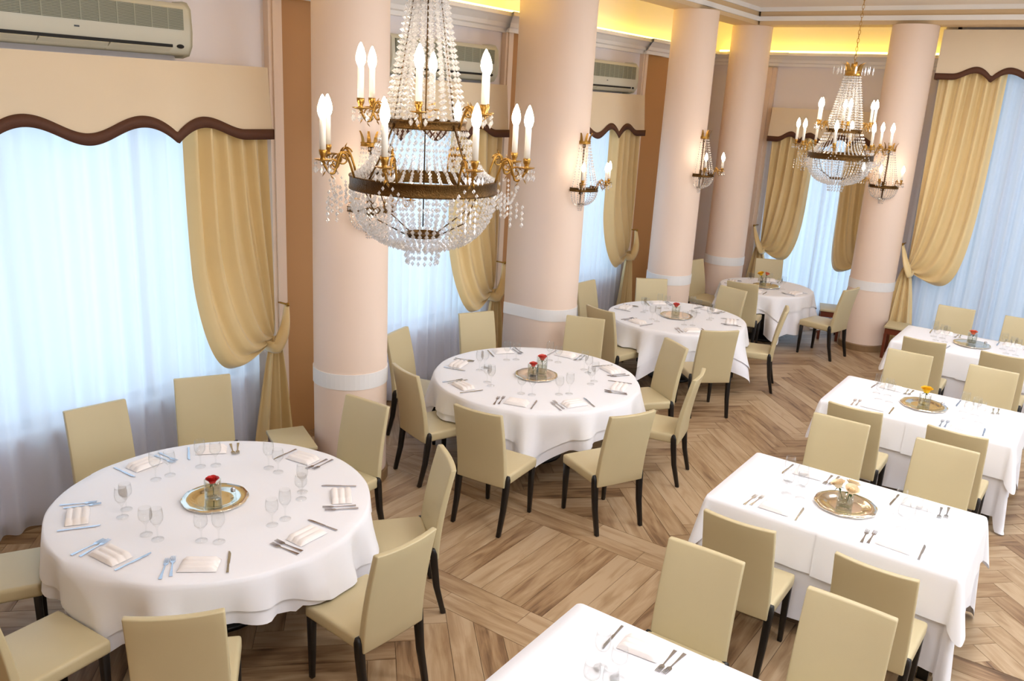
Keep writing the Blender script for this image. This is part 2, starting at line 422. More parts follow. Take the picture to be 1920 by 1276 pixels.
def plank_mesh(items, name):
    vs = []; fs = []; uvs = []; tint = []
    for poly, d in items:
        cx = sum(q[0] for q in poly)/len(poly); cy = sum(q[1] for q in poly)/len(poly)
        ou, ov, tn_ = random.uniform(0, 90), random.uniform(0, 90), random.random(); n = len(poly); k = len(vs)
        if area2(poly) < 0: pass
        sgn = sum(poly[i-1][0]*poly[i][1]-poly[i][0]*poly[i-1][1] for i in range(n))
        if sgn < 0: poly = poly[::-1]
        dz = random.uniform(-.0006, .0006)
        for zz in (-TH, dz):
            for x, y in poly:
                vs.append((x, y, zz)); uvs.append(((x-cx)*d[0]+(y-cy)*d[1]+ou, -(x-cx)*d[1]+(y-cy)*d[0]+ov)); tint.append(tn_)
        fs.append(tuple(range(k+n, k+2*n)))
        for i in range(n): fs.append((k+i, k+(i+1) % n, k+n+(i+1) % n, k+n+i))
    me = bpy.data.meshes.new(name); me.from_pydata(vs, [], fs); me.update()
    ul = me.uv_layers.new(name='UVMap'); li = np.zeros(len(me.loops), int); me.loops.foreach_get('vertex_index', li)
    ul.data.foreach_set('uv', np.array(uvs)[li].ravel())
    at = me.attributes.new('tint', 'FLOAT', 'POINT'); at.data.foreach_set('value', tint)
    me.materials.append(MT['wood']); return me
share = {}
for poly, d in planks[:300]:
    n4 = len(poly) == 4 and abs(area2(poly)-(PL-GAP)*(PW-GAP)) < 2e-4
    if n4:
        cx = sum(q[0] for q in poly)/4; cy = sum(q[1] for q in poly)/4
        key = (round(d[0], 2), random.randrange(16))
        if key not in share: share[key] = plank_mesh([([(x-cx, y-cy) for x, y in poly], d)], 'plank')
        obj('plank', share[key], floor, (cx, cy, 0))
    else: obj('plank', plank_mesh([(poly, d)], 'plank'), floor)
o = obj('plank_field', plank_mesh(planks[300:], 'plank_field'), floor); o['kind'] = 'stuff'

# ------------------------------------------------------------------ columns
PIERL = .42
def column(x, y, r, label, pier=False):
    t = empty('column', (x, y, 0), 0, label, 'column')
    def ring(prof, name, m):
        mb = MB()
        if not pier: mb.lathe(prof, 48, cap=False)
        else:
            vs = []; npts = 0
            for rr, z in prof:
                pl = [(-PIERL, -rr)]+[(rr*math.sin(a), -rr*math.cos(a)) for a in np.linspace(0, PI, 33)]+[(-PIERL, rr)]
                npts = len(pl); vs += [(px, py, z) for px, py in pl]
            fs = [(j*npts+i, j*npts+(i+1) % npts, (j+1)*npts+(i+1) % npts, (j+1)*npts+i) for j in range(len(prof)-1) for i in range(npts)]
            mb.add(vs, fs)
        o_ = mb.build(name, m, t, True)
        return o_
    ring([(r+.018, 0), (r+.018, .085), (r+.01, .095), (r, .097)], 'base', MT['skirt'])
    ring([(r, .09), (r, .874)], 'lower_shaft', MT['peach'])
    ring([(r, .872), (r+.007, .872), (r+.007, 1.0), (r, 1.0)], 'band', MT['band'])
    ring([(r, .998), (r*.985, 2.6), (r*.96, 4.372)], 'upper_shaft', MT['peach'])
    for o_ in ALL_KIDS(t): 
        me = o_.data
        if o_.name.startswith(('band', 'base')): me.polygons.foreach_set('use_smooth', [False]*len(me.polygons))
    return t
def ALL_KIDS(t): return [o for o in bpy.data.objects if o.parent == t]
COLS = [(-4.92, 4.73), (-4.95, 7.80), (-4.86, 10.66), (-4.89, 12.72), (-2.64, 12.61)]
column(*COLS[0], .30, 'peach column with white band beside the round table with one red rose')
column(*COLS[1], .30, 'peach column with white band joined to the window wall by a pier', True)
column(*COLS[2], .30, 'peach column with white band and wall lamp behind the coral-rose round table')
column(*COLS[3], .30, 'peach corner column with white band and no wall lamp beside the yellow-rose round table')
column(*COLS[4], .30, 'free-standing peach column with wall lamp between the two end wall windows')

# ------------------------------------------------------------------ valances, sheers, curtains
def valance(mapf, s0, s1, z0, z1, label, cusp, n=90, out=.25):
    t = empty('valance', mapf((s0+s1)/2, .1, z1), 0, label, 'valance'); L0 = Vector(t.location)
    W = s1-s0; c = (s0+s1)/2
    def edge(s):      # scalloped lower edge, height above z0 : flat end, lobe, cusp, lobe, trough
        e = min(s-s0, s1-s); a, l1, cu, l2, tr = (k*cusp for k in (.27, .63, .87, 1.13, 1.59)); tr = min(tr, W/2)
        if e < a: return .03
        if e < l1: return .03+.09*(.5-.5*math.cos(PI*(e-a)/(l1-a)))
        if e < cu: return .12*math.cos(PI/2*(e-l1)/(cu-l1))**.85
        if e < l2: return .12*math.sin(PI/2*(e-cu)/(l2-cu))**.85
        if e < tr: return .12*(.5+.5*math.cos(PI*(e-l2)/(tr-l2)))
        return .0
    def pt(s, f):     # f 0 = lower edge, 1 = top
        zb = z0+edge(s); z = zb+(z1-zb)*f; n_ = out-.05*f+.006*math.sin(s*9)*(1-f)
        return Vector(mapf(s, n_, z))-L0
    ss = np.linspace(s0, s1, n+1)
    mb = MB(); mb.grid([[pt(s, f) for s in ss] for f in np.linspace(0, 1, 9)])
    for s in (s0, s1):
        mb.grid([[Vector(mapf(s, k*(out-.05*f), z0+edge(s)+(z1-z0-edge(s))*f))-L0 for k in (0, .5, 1)] for f in np.linspace(0, 1, 5)])
    mb.grid([[Vector(mapf(s, k, z1))-L0 for s in (s0, s1)] for k in (0, out-.05)])
    mb.build('fabric', MT['valance'], t, True)
    mb = MB(); bw = .075
    rows = []
    for off, dz in ((.003, -.004), (.012, -.006), (.012, bw), (.003, bw)):
        rows.append([Vector(mapf(s, out+off+.006*math.sin(s*9)-.05*max(dz, 0)/(z1-z0), z0+edge(s)+dz))-L0 for s in ss])
    mb.grid(rows)
    for s in (s0-.004, s1+.004):
        mb.grid([[Vector(mapf(s, k*(out+.012), z0+edge(s)+dz))-L0 for k in (0, 1)] for dz in (-.005, bw)])
    mb.build('trim_band', MT['brown'], t, True)
def sheer(mapf, s0, s1, z0, z1, label, m, seed, nf):
    r = random.Random(seed); n = int((s1-s0)*70); ph = [r.uniform(0, 6.3) for _ in range(4)]
    ss = np.linspace(s0, s1, n); rows = []
    loc = Vector(mapf((s0+s1)/2, .03, z0))
    for z in np.linspace(z1, z0, 14):
        f = (z1-z)/(z1-z0); row = []
        for s in ss:
            k = (s-s0)*nf; a = .5+.5*math.sin(k*.37+ph[2])
            d = .046*math.sin(2*PI*k+ph[0]+1.3*math.sin(k*.9+ph[1])+.5*f*math.sin(k*1.7))+.016*a*math.sin(4.6*PI*k+ph[3])
            row.append(Vector(mapf(s+.012*f*math.sin(k*2.1), .054+d*(.52+.22*f), z))-loc)
        rows.append(row)
    mb = MB(); mb.grid(rows); o = mb.build('sheer_curtain', m, None, True, loc)
    return tag(o, label, 'curtain')
def bez(p, t):
    a = 1-t; return tuple(a**3*p[0][i]+3*a*a*t*p[1][i]+3*a*t*t*p[2][i]+t**3*p[3][i] for i in range(2))
def curtain(mapf, s_in, s_out, ztop, tie, knob, label, seed, folds=5, zfl=.02, tailw=.46, base=.115):
    r = random.Random(seed); t = empty('drape_curtain', mapf(tie[0], .1, zfl), 0, label, 'curtain'); L0 = Vector(t.location)
    sg = 1 if s_out > s_in else -1; nu, nv = 61, 44
    ph = [r.uniform(0, 6.3) for _ in range(5)]
    P = []
    for v in np.linspace(0, 1, nv):
        row = []
        for u in np.linspace(0, 1, nu):
            s0 = s_out+(s_in-s_out)*u; s3 = tie[0]-sg*.035*(u-.3); h = ztop-tie[1]
            p0 = (s0, ztop); p3 = (s3, tie[1]+.05*(1-u)-.03*u)
            p1 = (s0+(s3-s0)*.3*(1-u)**1.3, ztop-h*(.33*(1-u)+1.10*u))
            p2 = (s0+(s3-s0)*(.68*(1-u)+.05*u), tie[1]+(1-u)**1.5*.34*h-.36*u)
            s, z = bez((p0, p1, p2, p3), v)
            env = (1-v)**.6*.6+.4*(1-v)
            k = u*folds
            q_ = math.sin(2*PI*k+ph[0]+.8*math.sin(3*u+ph[1])); d = .050*math.copysign(abs(q_)**.75, q_)*(.35+.65*env)+.014*math.sin(4.4*PI*k+ph[2]+2*v)*env
            d *= max(.15, 1-max(0, v-.93)/.09)
            bel = .11*u*math.sin(PI*min(1, max(0, (v-.25)/.75)))**1.4+.02*math.sin(7*v+9*u+ph[3])*u*v*(1-v)*3
            n_ = base+.05+d+bel
            row.append(Vector(mapf(s, max(.112, n_), z))-L0)
        P.append(row)
    mb = MB(); mb.grid(P); mb.build('drape', MT['satin'], t, True)
    P = []
    for v in np.linspace(0, 1, 24):
        row = []; wd = .09+(tailw-.09)*v**.7; z = tie[1]+.02+(zfl-tie[1]-.02)*v
        for u in np.linspace(0, 1, 49):
            s = tie[0]+sg*(.02-.02*v)+(u-.5)*wd
            am = .018+.035*v
            n_ = base+.06+am*math.sin(2*PI*u*3.3+ph[4]+.6*v)+.25*am*math.sin(2*PI*u*8+ph[2])
            row.append(Vector(mapf(s, max(.112, n_), z))-L0)
        P.append(row)
    mb = MB(); mb.grid(P); mb.build('tail', MT['satin'], t, True)
    # sash: band from the wall knob, round the gathered cloth
    mb = MB(); pts = []
    for q in np.linspace(0, 1, 14):
        s = knob[0]+(tie[0]-sg*.05-knob[0])*q; z = knob[1]+(tie[1]-.06-knob[1])*q
        pts.append(Vector(mapf(s, base+.05+.11*math.sin(PI*q*.62), z))-L0)
    for q in np.linspace(.15, 1, 7):
        an = PI*q
        pts.append(Vector(mapf(tie[0]-sg*(.05+.02*math.sin(an)), max(.135, base+.05+.10*math.cos(an)), tie[1]-.06+.01*q))-L0)
    mb.tube(pts, .05, 8, rad=[.022+.03*min(1, i/9) for i in range(len(pts))], flat=.38)
    mb.build('tieback_sash', MT['satin'], t, True)
    mb = MB(); mb.tube([Vector(mapf(knob[0], 0.0, knob[1]+.01))-L0, Vector(mapf(knob[0], base+.06, knob[1]+.01))-L0], .009, 8)
    kp = Vector(mapf(knob[0], base+.07, knob[1]+.012))-L0
    mb.lathe([(0, -.018), (.012, -.014), (.018, 0), (.012, .014), (0, .018)], 10, kp)
    mb.build('knob', MT['brass'], t, True)
names = ['the big chandelier', 'the second wide window bay', 'the narrow third window bay']
lab = [('wide cream valance with brown scalloped braid beside the single-red-rose table', 'bright white sheer curtain in the window beside the single-red-rose table', 'gold satin curtain tied back beside the first column and small stool'),
       ('cream valance with brown scalloped braid behind the big chandelier', 'white sheer curtain in the window behind the round table with two roses', 'gold satin curtain tied back against the pier of the joined column'),
       ('cream valance with brown scalloped braid behind the wall lamp of the joined column', 'white sheer curtain in the window behind the coral-rose round table', 'gold satin curtain tied back behind the coral-rose round table')]
for i, (a, b) in enumerate(WINS):
    valance(ML, a, b-.11, ZV0, ZV1, lab[i][0], (1, .84, .86)[i], 160)
    sheer(ML, a+.03, b-.14, .03, 3.15, lab[i][1], MT['sheer'], i+3, (5.5, 7.5, 7.5)[i])
curtain(ML, 3.87, 4.60, 2.92, (4.64, 1.06), (4.79, 1.33), lab[0][2], 11, 5.2)
curtain(ML, 7.03, 7.85, 2.92, (7.85, 1.00), (8.03, 1.30), lab[1][2], 12, 5)
curtain(ML, 10.40, 11.14, 2.92, (11.16, 1.08), (11.36, 1.38), lab[2][2], 13, 4.5)
valance(MF, -4.74, -2.96, 2.72, 3.26, 'small cream valance with brown braid behind the distant chandelier', .58)
sheer(MF, -4.72, -2.98, .03, 3.1, 'white sheer curtain in the narrow end wall window behind the yellow-rose round table', MT['sheer'], 21, 8)
curtain(MF, -4.02, -4.70, 2.92, (-4.64, 1.06), (-4.79, 1.38), 'gold satin curtain tied back on the corner column side of the narrow end window', 14, 4.5)
curtain(MF, -3.55, -3.01, 2.92, (-3.06, 1.02), (-2.90, 1.34), 'gold satin curtain tied back behind the free-standing column', 15, 3.6)
valance(M5, -2.33, 1.5, 3.69, 4.34, 'tall cream valance with brown scalloped braid hung right under the beam', .76, 160)
sheer(M5, -2.3, 1.45, .03, 4.15, 'grey-blue sheer curtain in the tall end window behind the orange-rose table', MT['sheer2'], 23, 6.5)
curtain(M5, -1.50, -2.28, 3.88, (-2.24, 1.17), (-2.36, 1.50), 'tall gold satin curtain tied back beside the orange-rose table', 16, 5.4)

# ------------------------------------------------------------------ air conditioners
def aircon(y0, y1, z0, z1, label):
    W = y1-y0; H = z1-z0; t = empty('air_conditioner', (XW, (y0+y1)/2, z0), 0, label, 'air conditioner', None)
    prof = [(0, 0), (.10, 0), (.17, .015), (.205, .07*1), (.215, .16), (.205, H-.05), (.17, H-.01), (.12, H), (0, H)]
    mb = MB(); rows = []
    for s in (-W/2, W/2): rows.append([(d, s, z) for d, z in prof])
    mb.grid(rows); n = len(prof); mb.f.append(tuple(range(n))); mb.f.append(tuple(range(2*n-1, n-1, -1))); mb.f.append((0, n, 2*n-1, n-1))
    me = mb.mesh('body', False, MT['acbody']); bevel_mesh(me, .018, 3, True, .9); 
    me.polygons.foreach_set('use_smooth', [True]*len(me.polygons)); obj('body', me, t)
    zA, zB = .175, H-.045
    mb = MB(); mb.box((.195, -W/2+.06, zA), (.2165, W/2-.06, zB)); mb.build('grille_recess', MT['acgrey'], t)
    mb = MB(); k = 15
    for i in range(k):
        z = zA+.006+(zB-zA-.012)*i/(k-1); mb.box((.214, -W/2+.062, z-.0028), (.2225, W/2-.062, z+.0028))
    for i in range(1, 12):
        s = -W/2+.06+(W-.12)*i/12; mb.box((.2145, s-.004, zA), (.2235, s+.004, zB))
    o = mb.build('grille_slats', MT['acslat'], t); o['kind'] = 'stuff'
    mb = MB(); mb.box((.192, -W/2+.07, .052), (.2095, W/2-.15, .072)); mb.build('outlet_slot', MT['black'], t)
    for i in range(3):
        a = -W/2+.07+(W-.22)*i/3; b = a+(W-.22)/3-.012
        mb = MB(); mb.add([(.150, a, .012), (.150, b, .012), (.212, b, .05), (.212, a, .05), (.146, a, .006), (.146, b, .006), (.216, b, .046), (.216, a, .046)], [(0, 1, 2, 3), (7, 6, 5, 4), (0, 4, 5, 1), (1, 5, 6, 2), (2, 6, 7, 3), (3, 7, 4, 0)])
        mb.build('louver', MT['acbody'], t)
    mb = MB(); mb.box((.214, -.045, .128), (.2165, -.012, .138)); mb.build('badge', mat_badge, t)
    mb = MB(); mb.lathe([(.030, 0), (.026, .004), (0, .006)], 16, (0, 0, 0)); me = mb.mesh('display_window', True, MT['black'])
    o = obj('display_window', me, t, (.205, W/2-.085, .062), (0, PI/2, 0)); o.scale = (.5, 1, 1)
mat_badge = mat('badge_print', (70, 74, 80), .5)
aircon(2.30, 3.93, 3.36, 3.72, 'cream wall air conditioner above the bay of the single-red-rose table')
aircon(6.02, 7.66, 3.35, 3.71, 'cream wall air conditioner behind the strands of the big chandelier')
aircon(9.30, 10.88, 3.34, 3.72, 'cream wall air conditioner above the bay behind the coral-rose table')

# ------------------------------------------------------------------ chairs
def make_chair():
    t = empty('dining_chair')
    # seat, faces +x ; origin on floor under the seat centre
    me = MB().box((-.215, -.225, .395), (.235, .225, .475)).mesh('seat', False, MT['leather']); bevel_mesh(me, .022, 3); obj('seat', me, t)
    # backrest: curved, leaning slab
    nz, ny = 9, 9; fr = []; bk = []
    for j in range(nz):
        f = j/(nz-1); z = .385+(.985-.385)*f; x0 = -.205-.012*f-.105*f**1.6; hw = .212-.004*f
        rf = []; rb = []
        for i in range(ny):
            q = -1+2*i/(ny-1); cv = .018*(q*q)*(.3+.7*f); th = .046-.010*f
            zz = z+(.0 if j < nz-1 else .006*q*q)
            rf.append((x0+cv, q*hw, zz)); rb.append((x0+cv-th, q*hw, zz))
        fr.append(rf); bk.append(rb)
    mb = MB(); mb.grid(fr); mb.grid(bk, True)
    N = nz*ny
    for j in range(nz-1):
        for i in (0, ny-1):
            a, b = j*ny+i, (j+1)*ny+i; q = (a, b, b+N, a+N); mb.f.append(q if i == 0 else q[::-1])
    for i in range(ny-1):
        for j in (0, nz-1):
            a, b = j*ny+i, j*ny+i+1; q = (a, a+N, b+N, b); mb.f.append(q if j == 0 else q[::-1])
    me = mb.mesh('backrest', False, MT['leather']); 
    bm = bmesh.new(); bm.from_mesh(me); bmesh.ops.recalc_face_normals(bm, faces=bm.faces); bm.to_mesh(me); bm.free()
    bevel_mesh(me, .008, 2, True, .9); obj('backrest', me, t)
    for sy in (-1, 1):
        pts = [(.205, sy*.198, .40), (.205, sy*.198, .2), (.207, sy*.198, 0)]
        obj('leg', bevel_mesh(leg_mesh(pts, [(.021, .021), (.018, .018), (.014, .014)]), .004, 1), t)
        pts = [(-.205, sy*.214, .475), (-.208, sy*.214, .44), (-.215, sy*.212, .36), (-.235, sy*.21, .2), (-.285, sy*.208, 0)]
        obj('leg', bevel_mesh(leg_mesh(pts, [(.012, .018), (.022, .021), (.023, .021), (.020, .019), (.016, .016)]), .005, 1), t)
    return t
def leg_mesh(pts, sz):
    vs = []; 
    for (x, y, z), (a, b) in zip(pts, sz): vs += [(x-a, y-b, z), (x+a, y-b, z), (x+a, y+b, z), (x-a, y+b, z)]
    n = len(pts); fs = [(0, 1, 2, 3), tuple(4*(n-1)+k for k in (3, 2, 1, 0))]
    for j in range(n-1):
        for k in range(4): fs.append((4*j+k, 4*j+4+k, 4*j+4+(k+1) % 4, 4*j+(k+1) % 4))
    me = MB().add(vs, fs).mesh('leg', False, MT['ebony']); return me
CH = []    # (back-top x, y, facing deg, label, group)
def chair(bx, by, ang, label, group=None, off=.315):
    a = math.radians(ang); CH.append((bx+off*math.cos(a), by+off*math.sin(a), a, label, group))
A1 = 'cream leather chair, red-rose round table, '
chair(-5.49, 2.86, -8, A1+'facing the room with its back to the window')
chair(-5.50, 3.72, -28, A1+'pulled back by the gold curtain')
chair(-4.22, 4.22, -88, A1+'backed up to the banded column')
chair(-3.14, 3.84, -128, A1+'back to back with two-rose table')
chair(-2.62, 2.90, 176, A1+'on the aisle side under the big chandelier')
chair(-2.95, 1.80, 139, A1+'with its back to the bare white table')
chair(-3.88-.315*math.cos(math.radians(94)), 1.64-.315*math.sin(math.radians(94)), 94, A1+'seat half showing, opposite the column')
chair(-4.72-.315*math.cos(math.radians(63)), 1.81-.315*math.sin(math.radians(63)), 63, A1+'tucked in beside the sheer curtain')
A2 = 'cream leather chair, two-rose round table, '
chair(-5.37, 5.77, 14, A2+'between the column and the sheer curtain')
chair(-4.52, 4.97, 72, A2+'standing right beside the banded column')
chair(-5.30, 6.91, -25, A2+'in front of the tied gold curtain')
chair(-4.37, 7.61, -70, A2+'backed up to the joined column')
chair(-3.51, 4.65, 95, A2+'standing on the straight plank band')
chair(-2.63, 5.39, 155, A2+'on the aisle with its back to the white-rose table')
chair(-3.23, 7.41, -125, A2+'back to back with smaller round table')
chair(-2.66, 6.65, -168, A2+'on the aisle facing the window wall')
A3 = 'cream leather chair, single-coral-rose round table, '
chair(-5.33, 9.21, -3, A3+'against the sheer curtain')
chair(-4.47, 8.10, 76, A3+'close beside the joined column')
chair(-4.83, 10.08, -52, A3+'in front of the column with the wall lamp')
chair(-3.82, 10.38, -106, A3+'back to back with yellow-rose table')
chair(-3.11, 8.22, 135, A3+'seen square from behind on the herringbone aisle')
chair(-2.93, 9.76, -163, A3+'on the aisle facing the windows')
A4 = 'cream leather chair, small yellow-rose round table, '
chair(-4.26, 12.99, -63, A4+'backed up to the end wall window')
chair(-3.87, 10.85, 100, A4+'with its back to the coral-rose table')
chair(-2.68, 11.66, 168, A4+'in front of the free-standing column')
chair(-5.03, 11.90, -12, A4+'in the gap between two columns')
RT = {'R1': 10.69, 'R2': 7.95, 'R3': 5.42, 'R4': 2.86}
RN = {'R1': 'orange-rose', 'R2': 'single-yellow-rose', 'R3': 'white-rose', 'R4': 'bare-centred'}
for k, n_, f_ in (('R1', 9.52, 11.57), ('R2', 6.77, 8.86), ('R3', 4.30, 6.40), ('R4', None, 3.85)):
    nx = {'R1': 'backed up to tall sheer curtain', 'R2': 'back to back with orange-rose table', 'R3': 'back to back with single-yellow-rose table', 'R4': 'back to back with white-rose table'}[k]
    pv = {'R1': 'back to back with single-yellow-rose table', 'R2': 'back to back with white-rose table', 'R3': 'back to back with bare-centred table'}.get(k)
    for j, x in enumerate((-1.385, -.65)):
        en = ('nearer the columns', 'farther from the columns')[j]
        chair(x, f_, -90+(.8, -1.2)[j], 'cream leather chair, %s long table, %s, %s' % (RN[k], nx, en))
        if n_: chair(x+.01, n_, 90+(1, -1.5)[j], 'cream leather chair, %s long table, %s, %s' % (RN[k], pv, en))
proto = make_chair(); bpy.context.view_layer.update(); index_children()
for i, (x, y, a, lb, g) in enumerate(CH):
    o = place(proto, (x, y, 0), a, i == 0); tag(o, lb, 'chair', 'cream dining chairs')

# ------------------------------------------------------------------ tables and cloths
ZT = .75
def smooth_noise(seed, k=6):
    r = random.Random(seed); cs = [(r.randint(3, 13), r.uniform(0, 6.3), r.uniform(.4, 1)) for _ in range(k)]
    return lambda a: sum(w_*math.sin(n*a+p) for n, p, w_ in cs)/k
def seat_entry(px, py, nx, ny, mside=.045, mfront=.0):
    """distance along the ray (px,py)+(nx,ny)t at which it first meets a chair seat (1e9 if none)"""
    best = 1e9
    for x, y, a, lb, g in CH:
        c, s_ = math.cos(a), math.sin(a); dx, dy = px-x, py-y
        if dx*dx+dy*dy > 9: continue
        lx, ly = dx*c+dy*s_, -dx*s_+dy*c; vx, vy = nx*c+ny*s_, -nx*s_+ny*c
        t0, t1 = -1e9, 1e9
        for p, v, lo, hi in ((lx, vx, -.30, .235+mfront), (ly, vy, -.225-mside, .225+mside)):
            if abs(v) < 1e-9:
                if p < lo or p > hi: t0, t1 = 1, 0
            else:
                u0, u1 = (lo-p)/v, (hi-p)/v; t0 = max(t0, min(u0, u1)); t1 = min(t1, max(u0, u1))
        if t0 <= t1 and t1 > 0: best = min(best, t0)
    return best
ZSEAT = .484         # cloth that reaches a seat comes to rest on it
def round_cloth(name, R, half, rot, ztop, seed, label, m, c, inset=0.):
    nz = smooth_noise(seed); nA = 224; mb = MB(); P = []; rows = 14; angs = np.linspace(0, 2*PI, nA+1)
    ent = np.array([seat_entry(c[0], c[1], math.cos(a), math.sin(a)) for a in angs])
    for _ in range(2):          # a seat that reaches under the edge carries the cloth over its whole width
        for k in range(2*nA):
            for i, j in ((k % nA, (k+1) % nA), ((-k-1) % nA, (-k-2) % nA)):
                if ent[i] < R+.035 and R+.035 <= ent[j] < R+.12: ent[j] = ent[i]
    ent[nA] = ent[0]
    for f in (0, .3, .7, .93, 1.0): P.append([((R-inset)*f*math.cos(a), (R-inset)*f*math.sin(a), ztop) for a in angs])
    P2 = [[None]*(nA+1) for _ in range(rows)]
    for i, a in enumerate(angs):
        b = a-rot; corner = abs(math.sin(2*b))
        L = half[0]+(half[1]-half[0])*((1/max(abs(math.cos(b)), abs(math.sin(b)))-1)/.414)**1.15
        if ent[i] < R+.035: L = min(L, ztop-ZSEAT)
        q_ = math.sin(13*b+3.6*nz(a)); fold = (.045+.06*corner**2)*(abs(q_)**.7*math.copysign(1, q_))+.06*nz(2*a)
        for j in range(rows):
            dr = L*(j+1)/rows; g_ = min(1.3, dr/.32)**.9
            r_ = R+.006+.018*(1-math.exp(-dr*40))+1.1*(.09*dr*corner+fold*g_*(.4+dr))
            if ent[i] >= R+.035: r_ = min(r_, ent[i]-.006)
            r_ = max(r_, R+.004)-inset
            z = ztop-dr*.99 if dr > .02 else ztop-dr*dr*25
            P2[j][i] = (r_*math.cos(a), r_*math.sin(a), max(.02, z))
    mb.grid(P+P2); o = mb.build(name, m, None, True, (c[0], c[1], 0))
    return tag(o, label, 'tablecloth')
def round_table(c, R, tname, rots, halfs, seed):
    t = empty('round_table', (c[0], c[1], 0), 0, 'round dining table under white cloths with '+tname, 'table')
    mb = MB(); mb.lathe([(0, ZT-.035), (R-.05, ZT-.035), (R-.03, ZT-.03), (R-.03, ZT-.012), (0, ZT-.012)], 64); mb.build('tabletop', MT['redwood'], t)
    mb = MB(); mb.lathe([(.28, 0), (.28, .03), (.08, .06), (.06, .2), (.055, .6), (.12, ZT-.036)], 24); mb.build('pedestal', MT['ebony'], t, True)
    round_cloth('tablecloth', R, halfs[1], rots[0], ZT-.006, seed, 'long white under-cloth on the round table with '+tname, MT['linen2'], c, .016)
    round_cloth('tablecloth', R, halfs[0], rots[0], ZT, seed, 'square white top cloth on the round table with '+tname, MT['linen'], c)
T1, T2, T3, T4 = ((-4.10, 2.82), .915), ((-4.03, 6.2), .925), ((-4.09, 9.31), .81), ((-3.93, 12.0), .64)
round_table(*T1, 'one red rose', (math.radians(-31), 0), ((.19, .40), (.27, .50)), 1)
round_table(*T2, 'two coral roses', (math.radians(-10), math.radians(14)), ((.20, .40), (.29, .50)), 2)
round_table(*T3, 'a single coral rose', (math.radians(44), math.radians(14)), ((.19, .46), (.36, .62)), 3)
round_table(*T4, 'yellow roses', (math.radians(-10), math.radians(20)), ((.17, .34), (.50, .64)), 4)
def rect_cloth(c, hx, hy, drop, ztop, seed, label, m, flare, wav, shy=0.):
    nz = smooth_noise(seed); rc = .03; per = []
    def arc(cx, cy, a0):
        return [(cx+rc*math.cos(a), cy+rc*math.sin(a), math.cos(a), math.sin(a), math.sin(2*(a-a0))**.8) for a in np.linspace(a0, a0+PI/2, 17)]
    def seg(p, q, nx, ny, n):
        return [(p[0]+(q[0]-p[0])*k/n, p[1]+(q[1]-p[1])*k/n, nx, ny, 0) for k in range(1, n)]
    per += arc(hx-rc, hy-rc, 0); per += seg((hx-rc, hy), (-hx+rc, hy), 0, 1, 44)
    per += arc(-hx+rc, hy-rc, PI/2); per += seg((-hx, hy-rc), (-hx, -hy+rc), -1, 0, 30)
    per += arc(-hx+rc, -hy+rc, PI); per += seg((-hx+rc, -hy), (hx-rc, -hy), 0, -1, 44)
    per += arc(hx-rc, -hy+rc, 1.5*PI); per += seg((hx, -hy+rc), (hx, hy-rc), 1, 0, 30)
    per.append(per[0]); N = len(per)
    top = [[(0, 0, ztop)]*N] ; top = []
    for f in (0.02, .5, .9, 1.0): top.append([(x*f, y*f, ztop) for x, y, nx, ny, k in per])
    rows = []
    ents = [seat_entry(c[0]+x-nx*.05, c[1]+y-ny*.05, nx, ny)-.05 for x, y, nx, ny, k in per]
    for j in range(1, 12):
        v = j/11; row = []
        for i, (x, y, nx, ny, k) in enumerate(per):
            L = drop*(1+.34*k**1.5); en = ents[i]; th = 2*PI*i/(N-1)
            if en < .03: L = min(L, ztop-ZSEAT)
            dr = L*v
            off = .008*(1-math.exp(-dr*50))+v*(flare*(.02+.28*k*drop)+wav*(.5*math.sin(26*th+3*nz(th))+.7*nz(th*2))*(.4+v))
            if en >= .03: off = min(off, en-.006-shy)
            row.append((x+nx*off, y+ny*off, max(.015, ztop-dr*(1-.04*k*(en >= .03)))))
        rows.append(row)
    mb = MB(); mb.grid(top+rows); o = mb.build('tablecloth', m, None, True, (c[0], c[1], 0)); return tag(o, label, 'tablecloth')
HX, HY, RX = .76, .475, -1.06
for i, (k, yc) in enumerate(RT.items()):
    nm = RN[k]
    t = empty('rectangular_table', (RX, yc, 0), 0, 'long dining table under white cloths, the %s one' % nm, 'table')
    mb = MB(); mb.box((-HX+.035, -HY+.035, ZT-.04), (HX-.035, HY-.035, ZT-.012)); mb.build('tabletop', MT['redwood'], t)
    for sx in (-1, 1):
        for sy in (-1, 1):
            mb = MB(); mb.box((sx*(HX-.09)-.03, sy*(HY-.09)-.03, 0), (sx*(HX-.09)+.03, sy*(HY-.09)+.03, ZT-.04)); mb.build('leg', MT['ebony'], t)
    rect_cloth((RX, yc), HX-.004, HY-.004, .62, ZT-.006, 40+i, 'long white under-cloth of the %s long table' % nm, MT['linen2'], .5, .014, .012)
    for side in (0, 1):
        o = rect_cloth((RX, yc), HX+.006+.005*side, HY+.006+.005*side, .28+.012*side, ZT+.0012*side, 60+i, 'short white top cloth on the %s half of the %s long table' % (('column', 'right wall')[side], nm), MT['linen'], .9, .006)
        bm = bmesh.new(); bm.from_mesh(o.data)
        bmesh.ops.bisect_plane(bm, geom=bm.verts[:]+bm.edges[:]+bm.faces[:], plane_co=(.035*(1-side)-.035*side, 0, 0), plane_no=(1 if side == 0 else -1, 0, 0), clear_outer=True)
        bm.to_mesh(o.data); bm.free()

